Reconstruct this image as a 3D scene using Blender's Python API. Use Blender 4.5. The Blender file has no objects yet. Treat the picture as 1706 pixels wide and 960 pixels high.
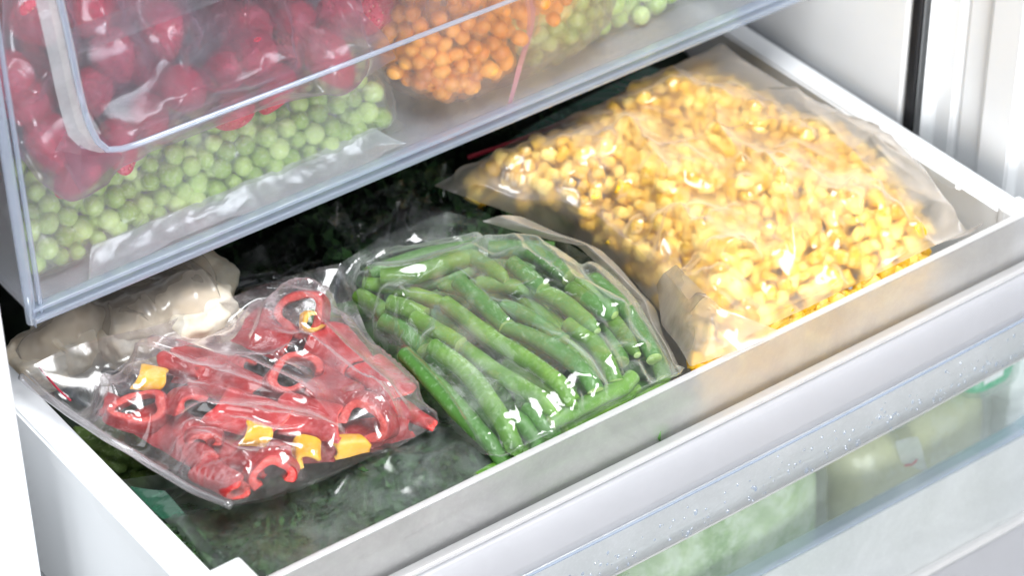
import bpy, bmesh, math, random
import numpy as np
from math import sin, cos, pi, radians
from mathutils import Vector, Matrix
random.seed(7); RNG = np.random.default_rng(11)
SC = bpy.context.scene; COL = SC.collection

# ------------------------------------------------------------------ camera
# world: x along the drawer front, y into the freezer, z up; origin = front left top corner of the middle drawer
F_PX = 4614.07
def _rot(a, b, c):
    ca, sa, cb, sb, cc, sc = cos(a), sin(a), cos(b), sin(b), cos(c), sin(c)
    yaw = np.array([[ca, sa, 0], [-sa, ca, 0], [0, 0, 1]]); base = np.array([[1, 0, 0], [0, 0, -1], [0, 1, 0]])
    p = np.array([[1, 0, 0], [0, cb, -sb], [0, sb, cb]]); r = np.array([[cc, -sc, 0], [sc, cc, 0], [0, 0, 1]])
    return r @ p @ base @ yaw
CM = _rot(radians(-36.3064), radians(37.10619), radians(-0.7574))
CP = np.array([-0.3613831, -0.6640665, 0.70630775])
def at(u, v, z=0.0, axis=2):
    d = CM.T @ np.array([(u - 853) / F_PX, (v - 480) / F_PX, 1.0])
    return CP + d * ((z - CP[axis]) / d[axis])
cam = bpy.data.cameras.new('camera'); co = bpy.data.objects.new('camera', cam); COL.objects.link(co)
R = CM.T @ np.diag([1, -1, -1])
m = Matrix([[*R[0], CP[0]], [*R[1], CP[1]], [*R[2], CP[2]], [0, 0, 0, 1]]); co.matrix_world = m
cam.sensor_width = 36; cam.lens = F_PX * 36 / 1706; cam.clip_start = 0.02; cam.clip_end = 20
cam.dof.use_dof = True; cam.dof.focus_distance = 1.125; cam.dof.aperture_fstop = 9.0
SC.camera = co
# ------------------------------------------------------------------ world and lamps
w = bpy.data.worlds.new('World'); SC.world = w; w.use_nodes = True
w.node_tree.nodes['Background'].inputs[0].default_value = (0.90, 0.95, 1.0, 1)
w.node_tree.nodes['Background'].inputs[1].default_value = 0.24
def area(name, loc, target, size, power, col=(1, 1, 1)):
    l = bpy.data.lights.new(name, 'AREA'); l.shape = 'RECTANGLE'; l.size, l.size_y = size; l.energy = power; l.color = col
    o = bpy.data.objects.new(name, l); COL.objects.link(o); o.location = loc
    o.rotation_euler = (Vector(target) - Vector(loc)).to_track_quat('-Z', 'Y').to_euler(); return o
area('softbox_overhead', (0.30, -0.22, 1.15), (0.2, 0.05, 0), (0.8, 0.5), 19, (0.975, 0.985, 1.0))
area('softbox_side', (-1.15, -0.35, 0.55), (0.1, 0.1, 0), (0.5, 0.8), 4.0, (0.95, 0.98, 1))
area('softbox_front', (-0.25, -1.4, 0.05), (0.3, 0.0, -0.05), (0.7, 0.6), 24, (0.98, 0.99, 1.0))
SC.view_settings.view_transform = 'Standard'; SC.view_settings.look = 'None'
SC.view_settings.exposure = 0.36; SC.view_settings.gamma = 1; SC.view_settings.use_curve_mapping = False
SC.render.engine = 'CYCLES'; cy = SC.cycles
cy.use_denoising = True; cy.max_bounces = 7; cy.diffuse_bounces = 3; cy.glossy_bounces = 3
cy.use_adaptive_sampling = True; cy.adaptive_threshold = 0.03; cy.adaptive_min_samples = 12
cy.transmission_bounces = 6; cy.transparent_max_bounces = 28; cy.caustics_reflective = False; cy.caustics_refractive = True
cy.sample_clamp_indirect = 6

# ------------------------------------------------------------------ materials
class NT:
    def __init__(s, name):
        s.m = bpy.data.materials.new(name); s.m.use_nodes = True; s.t = s.m.node_tree; s.t.nodes.clear()
        s.out = s.n('ShaderNodeOutputMaterial')
    def n(s, typ, **kw):
        nd = s.t.nodes.new(typ)
        for k, v in kw.items(): setattr(nd, k, v)
        return nd
    def set(s, nd, **kw):
        for k, v in kw.items():
            key = int(k[1:]) if k[0] == 'i' and k[1:].isdigit() else k.replace('_', ' ')
            if isinstance(v, bpy.types.NodeSocket): s.t.links.new(v, nd.inputs[key])
            else: nd.inputs[key].default_value = v
        return nd
    def coord(s, kind='Object'): return s.n('ShaderNodeTexCoord').outputs[kind]
    def noise(s, vec, scale, detail=4, rough=0.55, dist=0.0):
        nd = s.n('ShaderNodeTexNoise'); s.set(nd, Vector=vec, Scale=scale, Detail=detail, Roughness=rough, Distortion=dist); return nd.outputs['Fac']
    def voro(s, vec, scale, feature='F1', out='Distance'):
        nd = s.n('ShaderNodeTexVoronoi', feature=feature); s.set(nd, Vector=vec, Scale=scale); return nd.outputs[out]
    def ramp(s, fac, *stops):
        nd = s.n('ShaderNodeValToRGB'); cr = nd.color_ramp
        while len(cr.elements) < len(stops): cr.elements.new(0.5)
        for e, (p, c) in zip(cr.elements, stops):
            e.position = p; e.color = (*c, 1) if isinstance(c, tuple) else (c, c, c, 1)
        s.t.links.new(fac, nd.inputs[0]); return nd.outputs[0]
    def mth(s, op, a, b=0.0):
        nd = s.n('ShaderNodeMath', operation=op); s.set(nd, i0=a, i1=b); return nd.outputs[0]
    def mix(s, fac, a, b):
        nd = s.n('ShaderNodeMix', data_type='RGBA'); s.set(nd, i0=fac)
        for i, v in ((6, a), (7, b)):
            if isinstance(v, bpy.types.NodeSocket): s.t.links.new(v, nd.inputs[i])
            else: nd.inputs[i].default_value = (*v, 1)
        return nd.outputs[2]
    def bump(s, h, strength, dist=0.001):
        nd = s.n('ShaderNodeBump'); s.set(nd, Height=h, Strength=strength, Distance=dist); return nd.outputs[0]
    def mixsh(s, fac, a, b):
        nd = s.n('ShaderNodeMixShader'); s.set(nd, i0=fac, i1=a, i2=b); return nd.outputs[0]
    def sh(s, typ, **kw):
        nd = s.n(typ); s.set(nd, **kw); return nd.outputs[0]
    def done(s, sh): s.t.links.new(sh, s.out.inputs[0]); return s.m
def W4(c): return (*c, 1)

def food(name, c1, c2, c3=None, rough=0.4, sss=0.0, sssr=(0.004, 0.002, 0.001), scale=90, frost=0.15, fscale=300, bump=0.15, frost_col=(0.85, 0.88, 0.88), coat=0.0, vary=0.25, island=False, frost_lo=0.52):
    t = NT(name); v = t.coord('Object')
    rnd = (t.n('ShaderNodeNewGeometry').outputs['Random Per Island'] if island else t.n('ShaderNodeObjectInfo').outputs['Random'])
    col = t.ramp(t.noise(v, scale, 3), (0.3, c1), (0.7, c2))
    if c3: col = t.mix(t.mth('MULTIPLY', t.ramp(rnd, (0.35, 0.0), (1.0, 1.0)), vary * 2), col, c3)
    hsv = t.n('ShaderNodeHueSaturation'); t.set(hsv, Color=col, Value=t.mth('ADD', 1 - vary / 2, t.mth('MULTIPLY', rnd, vary)))
    col = hsv.outputs[0]
    fr = t.mth('MULTIPLY', t.ramp(t.noise(v, fscale, 5, 0.7), (frost_lo, 0.0), (frost_lo + 0.2, 1.0)), frost)
    col = t.mix(fr, col, frost_col)
    b = t.n('ShaderNodeBsdfPrincipled')
    t.set(b, Base_Color=col, Roughness=t.mth('ADD', rough, t.mth('MULTIPLY', fr, 0.4)), Normal=t.bump(t.noise(v, fscale * 0.8, 4), bump), Coat_Weight=coat, Coat_Roughness=0.2)
    if sss: t.set(b, Subsurface_Weight=sss, Subsurface_Scale=1.0); b.inputs['Subsurface Radius'].default_value = sssr
    return t.done(b.outputs[0])

def plastic(name, col, rough=0.4, spec=0.5, speck=0.0):
    t = NT(name); v = t.coord('Object'); b = t.n('ShaderNodeBsdfPrincipled')
    c = t.mix(t.mth('MULTIPLY', t.noise(v, 14, 4), 0.10), col, tuple(x * 0.9 for x in col))
    t.set(b, Base_Color=c, Roughness=t.mth('ADD', rough - 0.05, t.mth('MULTIPLY', t.noise(v, 40, 5), 0.12)), Normal=t.bump(t.noise(v, 500, 3), 0.04))
    b.inputs['Specular IOR Level'].default_value = spec
    return t.done(b.outputs[0])

def film(name, tint=(0.97, 0.97, 0.97), milk=0.1, frost=0.2, fscale=40, flo=0.5, fhi=0.72, rough=0.09, bump=0.35, bscale=120, gloss=0.08, edge=0.6, milkcol=(0.9, 0.9, 0.9), streak=None, transl=0.5, blur=0.0, brough=0.25, fine=0.0, crease=0.9, graze=0.45):
    """thin clear plastic: clear / milky / glossy, with frost patches"""
    t = NT(name); v = t.coord('Object')
    if streak is not None:
        mp = t.n('ShaderNodeMapping'); t.set(mp, Vector=v); mp.inputs['Scale'].default_value = streak; vv = mp.outputs[0]
    else: vv = v
    rd = t.mth('ABSOLUTE', t.mth('SUBTRACT', t.noise(vv, bscale * 0.45, 2, 0.5, 1.2), 0.5)); rd = t.mth('MINIMUM', t.mth('MULTIPLY', rd, 6.0), 1.0)
    h = t.mth('ADD', t.mth('MULTIPLY', t.noise(vv, bscale, 3, 0.5, 0.6), 0.8), t.mth('MULTIPLY', rd, crease))
    nrm = t.bump(h, bump, 0.002)
    fr = t.mth('MULTIPLY', t.ramp(t.noise(v, fscale, 6, 0.65, 0.4), (flo, 0.0), (fhi, 1.0)), frost)
    if fine: fr = t.mth('ADD', fr, t.mth('MULTIPLY', t.ramp(t.noise(v, 700, 4, 0.7), (0.5, 0.0), (0.7, 1.0)), fine))
    lw0 = t.n('ShaderNodeLayerWeight'); t.set(lw0, Blend=0.5)
    mk = t.mth('ADD', t.mth('ADD', fr, milk), t.mth('MULTIPLY', t.mth('POWER', lw0.outputs['Facing'], 2.5), graze)); mk = t.mth('MINIMUM', mk, 0.95)
    clear = t.sh('ShaderNodeBsdfTransparent', Color=W4(tint))
    if blur:
        rf = t.sh('ShaderNodeBsdfRefraction', Color=W4(tint), Roughness=brough, IOR=1.3)
        clear = t.mixsh(blur, clear, rf)
    dif = t.sh('ShaderNodeBsdfDiffuse', Color=W4(milkcol)); trl = t.sh('ShaderNodeBsdfTranslucent', Color=W4(milkcol))
    body = t.mixsh(mk, clear, t.mixsh(transl, dif, trl))
    gl = t.n('ShaderNodeBsdfGlossy'); t.set(gl, Color=(1, 1, 1, 1), Roughness=rough, Normal=nrm)
    lw = t.n('ShaderNodeLayerWeight'); t.set(lw, Blend=0.5, Normal=nrm)
    fac = t.mth('ADD', gloss, t.mth('MULTIPLY', t.mth('POWER', lw.outputs['Facing'], 3.0), edge))
    return t.done(t.mixsh(fac, body, gl.outputs[0]))

M = {}
M['white'] = plastic('white_plastic', (0.80, 0.82, 0.84), 0.35)
M['white_soft'] = plastic('white_liner', (0.82, 0.84, 0.86), 0.45)
M['black'] = plastic('black_rubber', (0.012, 0.012, 0.014), 0.5, 0.3)
M['clear_panel'] = film('clear_panel', (0.95, 0.96, 0.98), 0.025, 0.07, 22, 0.42, 0.7, 0.12, 0.06, 60, 0.045, 0.5, (0.82, 0.85, 0.9), fine=0.05, crease=0, graze=0.15)
M['frost_panel'] = film('frosted_panel', (0.99, 0.99, 0.99), 0.33, 0.14, 16, 0.40, 0.72, 0.2, 0.05, 120, 0.045, 0.4, (0.92, 0.91, 0.91), blur=0.5, brough=0.25, fine=0.02, crease=0, graze=0.12, transl=0.55)
M['lower_panel'] = film('damp_panel', (0.97, 0.985, 0.98), 0.03, 0.10, 18, 0.4, 0.7, 0.15, 0.1, 160, 0.04, 0.4, (0.84, 0.88, 0.88), fine=0.06, crease=0, graze=0.1)
M['milk_panel'] = film('milky_panel', (0.9, 0.93, 0.93), 0.60, 0.16, 18, 0.4, 0.7, 0.15, 0.12, 160, 0.05, 0.4, (0.86, 0.88, 0.9), fine=0.06, blur=0.5, crease=0, graze=0.15)
M['milk_thick'] = film('milky_thick', (0.92, 0.93, 0.95), 0.66, 0.08, 12, 0.4, 0.7, 0.3, 0.03, 60, 0.03, 0.25, (0.66, 0.66, 0.69), transl=0.4, crease=0, graze=0.1)
M['rib'] = film('clear_rib', (0.90, 0.94, 0.99), 0.36, 0.05, 30, 0.4, 0.7, 0.08, 0.05, 60, 0.10, 0.7, (0.66, 0.74, 0.88), crease=0, graze=0.15)  # bluish white colour stands in for the refraction highlight in clear plastic
M['edge'] = film('bright_edge', (0.95, 0.96, 0.97), 0.65, 0.05, 30, 0.4, 0.7, 0.1, 0.02, 60, 0.12, 0.6, (0.93, 0.92, 0.92), crease=0, graze=0.15)
M['film_bean'] = film('clear_film', (0.985, 0.99, 0.985), 0.02, 0.50, 24, 0.50, 0.74, 0.12, 0.04, 50, 0.06, 0.8, (0.80, 0.86, 0.82), fine=0.04, graze=0.85)
M['film_pepper'] = film('crinkled_film', (0.98, 0.97, 0.975), 0.035, 0.48, 22, 0.49, 0.72, 0.15, 0.05, 50, 0.075, 0.85, (0.88, 0.81, 0.84), fine=0.05, graze=0.8)
M['film_corn'] = film('milky_film', (1.0, 0.99, 0.95), 0.08, 0.48, 15, 0.45, 0.70, 0.17, 0.04, 50, 0.045, 0.6, (0.92, 0.86, 0.80), blur=0.55, brough=0.36, graze=0.8)
M['film_herb'] = film('frosted_film', (0.92, 0.96, 0.94), 0.05, 0.52, 34, 0.46, 0.72, 0.22, 0.06, 80, 0.04, 0.5, (0.40, 0.46, 0.44), fine=0.16, blur=0.25, brough=0.35, graze=0.3)
M['film_zip'] = film('zip_film', (0.97, 0.97, 0.98), 0.14, 0.1, 40, 0.4, 0.7, 0.08, 0.02, 60, 0.12, 0.8, (0.85, 0.82, 0.85))
M['film_dark'] = film('thin_film', (0.93, 0.94, 0.94), 0.012, 0.04, 30, 0.5, 0.75, 0.12, 0.03, 50, 0.065, 0.7, (0.55, 0.6, 0.6), graze=0.35)
M['film_cream'] = film('creamy_film', (0.98, 0.96, 0.93), 0.28, 0.25, 24, 0.45, 0.7, 0.18, 0.05, 50, 0.06, 0.7, (0.86, 0.80, 0.73), blur=0.5, brough=0.35, graze=0.7)
M['film_pea'] = film('pea_film', (0.98, 0.99, 0.96), 0.08, 0.22, 24, 0.48, 0.75, 0.22, 0.05, 60, 0.025, 0.4, (0.80, 0.85, 0.76), fine=0.03, blur=0.35, brough=0.25, graze=0.35)
M['film_berry'] = film('berry_film', (0.88, 0.78, 0.85), 0.10, 0.36, 18, 0.44, 0.74, 0.2, 0.05, 45, 0.045, 0.5, (0.46, 0.34, 0.43), graze=0.8, blur=0.35, brough=0.32)
M['film_orange'] = film('orange_film', (1.0, 0.97, 0.95), 0.05, 0.12, 30, 0.45, 0.7, 0.14, 0.08, 70, 0.05, 0.5, (0.90, 0.55, 0.50), blur=0.35, brough=0.25, graze=0.15)
M['film_edge'] = film('white_film_edge', (0.96, 0.97, 0.97), 0.55, 0.25, 40, 0.4, 0.7, 0.2, 0.15, 60, 0.08, 0.6, (0.80, 0.83, 0.83))
M['film_lower'] = film('lower_film', (0.98, 0.99, 0.98), 0.05, 0.16, 30, 0.46, 0.72, 0.22, 0.06, 80, 0.02, 0.4, (0.82, 0.86, 0.84), fine=0.05, graze=0.25)
M['film_green'] = film('green_film', (0.25, 0.62, 0.42), 0.45, 0.12, 40, 0.45, 0.7, 0.12, 0.2, 80, 0.06, 0.5, (0.05, 0.36, 0.20))
M['zip_red'] = plastic('zip_red', (0.42, 0.02, 0.05), 0.4)
M['zip_pink'] = film('zip_pink', (0.95, 0.6, 0.72), 0.75, 0.1, 40, 0.45, 0.7, 0.15, 0.2, 80, 0.06, 0.5, (0.86, 0.40, 0.52))
M['bean'] = food('bean_skin', (0.06, 0.18, 0.012), (0.17, 0.35, 0.030), (0.045, 0.14, 0.02), 0.5, 0, scale=75, frost=0.38, fscale=380, bump=0.22, frost_lo=0.53, vary=0.7, frost_col=(0.45, 0.60, 0.42))
M['bean_cut'] = food('bean_flesh', (0.24, 0.38, 0.09), (0.34, 0.48, 0.16), None, 0.5, 0, scale=200, frost=0.3, fscale=500)
M['pea'] = food('pea_skin', (0.28, 0.45, 0.05), (0.42, 0.58, 0.11), (0.54, 0.66, 0.24), 0.5, 0, scale=0.9, frost=0.35, fscale=2.2, bump=0.3, frost_lo=0.5, vary=0.5)
M['corn'] = food('corn_kernel', (0.90, 0.46, 0.006), (0.96, 0.60, 0.018), (0.97, 0.78, 0.26), 0.45, 0, (0.004, 0.003, 0.001), 0.8, 0.35, 1.6, 0.3, frost_lo=0.48, vary=0.45, frost_col=(0.97, 0.92, 0.76))
M['corn_stuff'] = food('corn_heap', (0.90, 0.46, 0.006), (0.96, 0.58, 0.018), (0.97, 0.75, 0.22), 0.45, 0, scale=200, frost=0.3, fscale=350, vary=0.45, island=True, frost_col=(0.97, 0.92, 0.76))
M['orange'] = food('orange_berry', (0.85, 0.22, 0.008), (0.92, 0.33, 0.02), (0.92, 0.42, 0.06), 0.38, 0, (0.004, 0.002, 0.001), 0.9, 0.2, 1.8, 0.25, vary=0.5, frost_col=(0.95, 0.7, 0.5))
M['pepper_skin'] = food('pepper_skin', (0.22, 0.003, 0.006), (0.48, 0.014, 0.014), None, 0.42, 0, scale=70, frost=0.22, fscale=300, bump=0.2, frost_lo=0.5, frost_col=(0.8, 0.45, 0.48))
M['pepper_flesh'] = food('pepper_flesh', (0.46, 0.02, 0.018), (0.66, 0.085, 0.065), None, 0.55, 0, scale=200, frost=0.35, fscale=500, bump=0.9, frost_col=(0.9, 0.5, 0.46))
M['yellow_skin'] = food('yellow_skin', (0.86, 0.40, 0.004), (0.93, 0.54, 0.014), None, 0.4, 0, scale=60, frost=0.15, fscale=300)
M['yellow_flesh'] = food('yellow_flesh', (0.90, 0.50, 0.03), (0.94, 0.62, 0.10), None, 0.5, 0, scale=160, frost=0.3, fscale=420, bump=0.4)
M['cream'] = food('cream_piece', (0.72, 0.60, 0.44), (0.88, 0.82, 0.68), None, 0.7, 0, scale=1.6, frost=0.5, fscale=2.5, bump=0.6, frost_col=(0.93, 0.9, 0.84))
M['herb'] = food('herb_leaf', (0.008, 0.028, 0.010), (0.022, 0.060, 0.015), (0.035, 0.10, 0.018), 0.8, 0, scale=40, frost=0.25, fscale=300, vary=0.5, island=True, frost_col=(0.25, 0.34, 0.3))
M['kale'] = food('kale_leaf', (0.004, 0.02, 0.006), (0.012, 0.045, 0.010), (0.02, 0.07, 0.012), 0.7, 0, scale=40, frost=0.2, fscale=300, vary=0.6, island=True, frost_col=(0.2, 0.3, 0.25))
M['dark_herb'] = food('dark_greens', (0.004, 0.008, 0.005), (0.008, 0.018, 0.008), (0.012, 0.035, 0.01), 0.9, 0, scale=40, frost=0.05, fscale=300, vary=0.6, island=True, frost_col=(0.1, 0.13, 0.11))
M['floret'] = food('floret', (0.03, 0.065, 0.008), (0.08, 0.14, 0.02), None, 0.7, 0, scale=3, frost=0.1, fscale=6, bump=0.6)
M['pale_green'] = food('pale_green_block', (0.15, 0.30, 0.09), (0.48, 0.62, 0.32), None, 0.6, 0, scale=28, frost=0.6, fscale=60, bump=0.6, frost_lo=0.44, frost_col=(0.8, 0.85, 0.78))
M['grey_green'] = food('grey_green_block', (0.16, 0.24, 0.21), (0.28, 0.36, 0.32), None, 0.6, 0, scale=40, frost=0.5, fscale=60, bump=0.3, frost_col=(0.6, 0.66, 0.64))
M['yellowish'] = food('yellowish_block', (0.60, 0.60, 0.34), (0.70, 0.69, 0.46), None, 0.6, 0, scale=40, frost=0.5, fscale=70, bump=0.3)
M['purple'] = food('purple_block', (0.09, 0.06, 0.08), (0.2, 0.16, 0.19), None, 0.7, 0, scale=80, frost=0.4, fscale=200, bump=0.5)
M['emerald'] = food('emerald_pack', (0.0, 0.42, 0.18), (0.01, 0.55, 0.26), None, 0.4, 0, scale=40, frost=0.45, fscale=110, bump=0.2)
def strawberry_mat():
    t = NT('strawberry_skin'); v = t.coord('Object'); rnd = t.n('ShaderNodeObjectInfo').outputs['Random']
    vd = t.voro(v, 4.6); seed = t.ramp(vd, (0.12, 1.0), (0.24, 0.0)); pit = t.ramp(vd, (0.0, 0.0), (0.45, 1.0))
    col = t.ramp(t.noise(v, 0.9, 4), (0.3, (0.46, 0.010, 0.04)), (0.75, (0.72, 0.04, 0.09)))
    col = t.mix(t.mth('MULTIPLY', seed, 0.6), col, (0.80, 0.42, 0.25))
    fr = t.mth('MULTIPLY', t.ramp(t.noise(v, 1.6, 5), (0.5, 0.0), (0.75, 1.0)), 0.3); col = t.mix(fr, col, (0.85, 0.55, 0.6))
    b = t.n('ShaderNodeBsdfPrincipled'); t.set(b, Base_Color=col, Roughness=0.6, Normal=t.bump(pit, 0.6, 0.0012)); return t.done(b.outputs[0])
M['strawberry'] = strawberry_mat()
M['berry_shade'] = food('shaded_berry_mass', (0.16, 0.004, 0.012), (0.26, 0.01, 0.02), None, 0.6, 0, scale=60, frost=0.1, fscale=200)  # darker strawberry red: shade deep in the bag put into the colour

# ------------------------------------------------------------------ mesh helpers
def link(o, parent=None):
    COL.objects.link(o)
    if parent is not None: o.parent = parent
    return o
def mesh(name, V, Fc, mat, parent=None, smooth=True, mats=None, mi=None, subsurf=0, solid=0):
    me = bpy.data.meshes.new(name); me.from_pydata([tuple(map(float, v)) for v in V], [], [tuple(map(int, f)) for f in Fc])
    for mm in (mats or [mat]): me.materials.append(M[mm])
    if mi is not None: me.polygons.foreach_set('material_index', np.asarray(mi, np.int32))
    me.polygons.foreach_set('use_smooth', np.full(len(Fc), smooth)); me.update()
    o = bpy.data.objects.new(name, me); link(o, parent)
    if solid: md = o.modifiers.new('thickness', 'SOLIDIFY'); md.thickness = solid
    if subsurf: md = o.modifiers.new('smooth', 'SUBSURF'); md.levels = md.render_levels = subsurf
    return o
def tag(o, label=None, cat=None, group=None, kind=None):
    if label: o['label'] = label
    if cat: o['category'] = cat
    if group: o['group'] = group
    if kind: o['kind'] = kind
    return o
def thing(name, loc, label, cat, group=None):
    o = bpy.data.objects.new(name, None); link(o); o.location = loc; o.empty_display_size = 0.01
    return tag(o, label, cat, group)
def grid_faces(n, m, closed_u=False):
    i = np.arange(n if closed_u else n - 1)[:, None]; j = np.arange(m - 1)[None, :]
    a = i * m + j; b = ((i + 1) % n) * m + j
    return np.stack([a, b, b + 1, a + 1], -1).reshape(-1, 4)
def under(o, root): o.location = -root.location; return o
def box(name, lo, hi, mat, parent=None, bev=0.0, off=(0, 0, 0)):
    bm = bmesh.new(); bmesh.ops.create_cube(bm, size=1)
    for v in bm.verts:
        for k in range(3): v.co[k] = (lo[k] + hi[k]) / 2 + v.co[k] * (hi[k] - lo[k]) - off[k]
    if bev: bmesh.ops.bevel(bm, geom=list(bm.edges), offset=bev, segments=3, profile=0.6, affect='EDGES')
    me = bpy.data.meshes.new(name); bm.to_mesh(me); bm.free(); me.materials.append(M[mat])
    for p in me.polygons: p.use_smooth = bool(bev)
    o = bpy.data.objects.new(name, me); link(o, parent)
    if bev: md = o.modifiers.new('wn', 'WEIGHTED_NORMAL')
    return o
def extrude_x(name, prof, xs, mat, parent=None, fn=None, smooth=False, bev=0.0):
    """closed (y,z) profile swept along x; fn(x) -> (dy,dz)"""
    n = len(prof); V = []
    for x in xs:
        dy, dz = fn(x) if fn else (0, 0)
        V += [(x, y + dy, z + dz) for y, z in prof]
    Fc = []
    for i in range(len(xs) - 1):
        for j in range(n): k = (j + 1) % n; Fc.append((i * n + j, i * n + k, (i + 1) * n + k, (i + 1) * n + j))
    Fc.append(tuple(range(n))); Fc.append(tuple((len(xs) - 1) * n + j for j in reversed(range(n))))
    o = mesh(name, V, Fc, mat, parent, smooth)
    if bev: md = o.modifiers.new('bevel', 'BEVEL'); md.width = bev; md.segments = 2; md.limit_method = 'ANGLE'; md.angle_limit = 0.6
    return o
def frames(P):
    T = np.gradient(P, axis=0); T /= np.linalg.norm(T, axis=1)[:, None] + 1e-12
    up = np.array([0, 0, 1.0]) if abs(T[0, 2]) < 0.9 else np.array([1.0, 0, 0])
    A = np.cross(T, up); A /= np.linalg.norm(A, axis=1)[:, None]; B = np.cross(A, T); return T, A, B
def tube(name, P, rad, mat, parent=None, ns=12, cap=True, wob=0.0, sq=1.0, closed=False):
    P = np.asarray(P, float); rad = np.broadcast_to(rad, (len(P),)); T, A, B = frames(P); V = []
    ph = RNG.uniform(0, 6)
    for i, (p, r) in enumerate(zip(P, rad)):
        for k in range(ns):
            a = 2 * pi * k / ns; rr = r * (1 + wob * sin(3 * a + ph + i * 0.4))
            V.append(p + A[i] * cos(a) * rr + B[i] * sin(a) * rr * sq)
    Fc = []
    for i in range(len(P) - 1):
        for k in range(ns): l = (k + 1) % ns; Fc.append((i * ns + k, i * ns + l, (i + 1) * ns + l, (i + 1) * ns + k))
    if cap: Fc.append(tuple(reversed(range(ns)))); Fc.append(tuple((len(P) - 1) * ns + k for k in range(ns)))
    return mesh(name, V, Fc, mat, parent)
def spline(pts, n):
    P = np.asarray(pts, float); k = len(P)
    if k == 2: t = np.linspace(0, 1, n)[:, None]; return P[0] * (1 - t) + P[1] * t
    Q = np.vstack([2 * P[0] - P[1], P, 2 * P[-1] - P[-2]])
    d = np.r_[0, np.cumsum(np.linalg.norm(np.diff(P, axis=0), axis=1))]; out = []
    for s in np.linspace(0, d[-1], n):
        i = min(np.searchsorted(d, s, 'right') - 1, k - 2); t = (s - d[i]) / (d[i + 1] - d[i])
        p0, p1, p2, p3 = Q[i], Q[i + 1], Q[i + 2], Q[i + 3]
        out.append(0.5 * (2 * p1 + (p2 - p0) * t + (2 * p0 - 5 * p1 + 4 * p2 - p3) * t * t + (3 * p1 - p0 - 3 * p2 + p3) * t ** 3))
    return np.array(out)
def vnoise(P, scale, seed=0, oct=3):
    """cheap smooth noise from sums of sines"""
    r = np.random.default_rng(seed); P = np.asarray(P, float); out = np.zeros(P.shape[:-1]); amp = 1.0
    for o in range(oct):
        for _ in range(4):
            d = r.normal(size=P.shape[-1]); d /= np.linalg.norm(d)
            out += amp * np.sin((P @ d) * scale * (2 ** o) * r.uniform(0.7, 1.3) + r.uniform(0, 6.28)) / 4
        amp *= 0.5
    return out
# ------------------------------------------------------------------ draped film
class Field:
    """height field of what lies under a sheet"""
    def __init__(s, lo, hi, base, res=0.001):
        s.lo = np.array(lo); s.res = res; s.n = (np.ceil((np.array(hi) - s.lo) / res).astype(int) + 1)
        xs = s.lo[0] + np.arange(s.n[0]) * res; ys = s.lo[1] + np.arange(s.n[1]) * res
        X, Y = np.meshgrid(xs, ys, indexing='ij'); s.X, s.Y = X, Y
        s.h = np.broadcast_to(base(X, Y) if callable(base) else base, X.shape).astype(float).copy()
    def sphere(s, c, r):
        i0, j0 = np.maximum(((np.array(c[:2]) - r - s.lo) / s.res).astype(int), 0); i1, j1 = ((np.array(c[:2]) + r - s.lo) / s.res).astype(int) + 2
        if i1 <= 0 or j1 <= 0: return
        q = r * r - (s.X[i0:i1, j0:j1] - c[0]) ** 2 - (s.Y[i0:i1, j0:j1] - c[1]) ** 2
        s.h[i0:i1, j0:j1] = np.maximum(s.h[i0:i1, j0:j1], np.where(q > 0, c[2] + np.sqrt(np.maximum(q, 0)), -9))
    def close(s, k, blur=2, off=0.0):
        def filt(h, f):
            for ax in (0, 1):
                o = h.copy()
                for d in range(1, k + 1):
                    o = f(o, np.roll(h, d, ax)); o = f(o, np.roll(h, -d, ax))
                h = o
            return h
        h = filt(filt(s.h, np.maximum), np.minimum)
        for _ in range(blur):
            for ax in (0, 1): h = 0.5 * h + 0.25 * (np.roll(h, 1, ax) + np.roll(h, -1, ax))
        s.h = np.maximum(h, s.h) + off; return s
    def __call__(s, x, y):
        fx = np.clip((x - s.lo[0]) / s.res, 0, s.n[0] - 1.001); fy = np.clip((y - s.lo[1]) / s.res, 0, s.n[1] - 1.001)
        i = fx.astype(int); j = fy.astype(int); a = fx - i; b = fy - j; h = s.h
        return h[i, j] * (1 - a) * (1 - b) + h[i + 1, j] * a * (1 - b) + h[i, j + 1] * (1 - a) * b + h[i + 1, j + 1] * a * b
def resample(pts, n):
    P = np.asarray(pts, float); d = np.r_[0, np.cumsum(np.linalg.norm(np.diff(P, axis=0), axis=1))]; s = np.linspace(0, d[-1], n)
    return np.stack([np.interp(s, d, P[:, k]) for k in range(P.shape[1])], 1)
def coons(s0, s1, e0, e1, n, m_):
    """s0: (0,*) side, s1: (n,*) side (both along second index); e0: (*,0), e1: (*,m)"""
    c0, c1 = resample(s0, m_), resample(s1, m_); d0, d1 = resample(e0, n), resample(e1, n)
    u = np.linspace(0, 1, n)[:, None, None]; v = np.linspace(0, 1, m_)[None, :, None]
    L = (1 - u) * c0[None] + u * c1[None]; K = (1 - v) * d0[:, None] + v * d1[:, None]
    B = (1 - u) * (1 - v) * c0[0] + u * (1 - v) * c1[0] + (1 - u) * v * c0[-1] + u * v * c1[-1]
    return L + K - B
def wavy(P, amp=0.0012, seed=0, sc=75):
    Q = P.copy(); k = np.ones(P.shape[:2]); k[P[..., 1] < 0.009] = 0.25
    for c in range(3): Q[..., c] += amp * k * vnoise(P, sc, seed * 3 + c, 2)
    return Q
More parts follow.
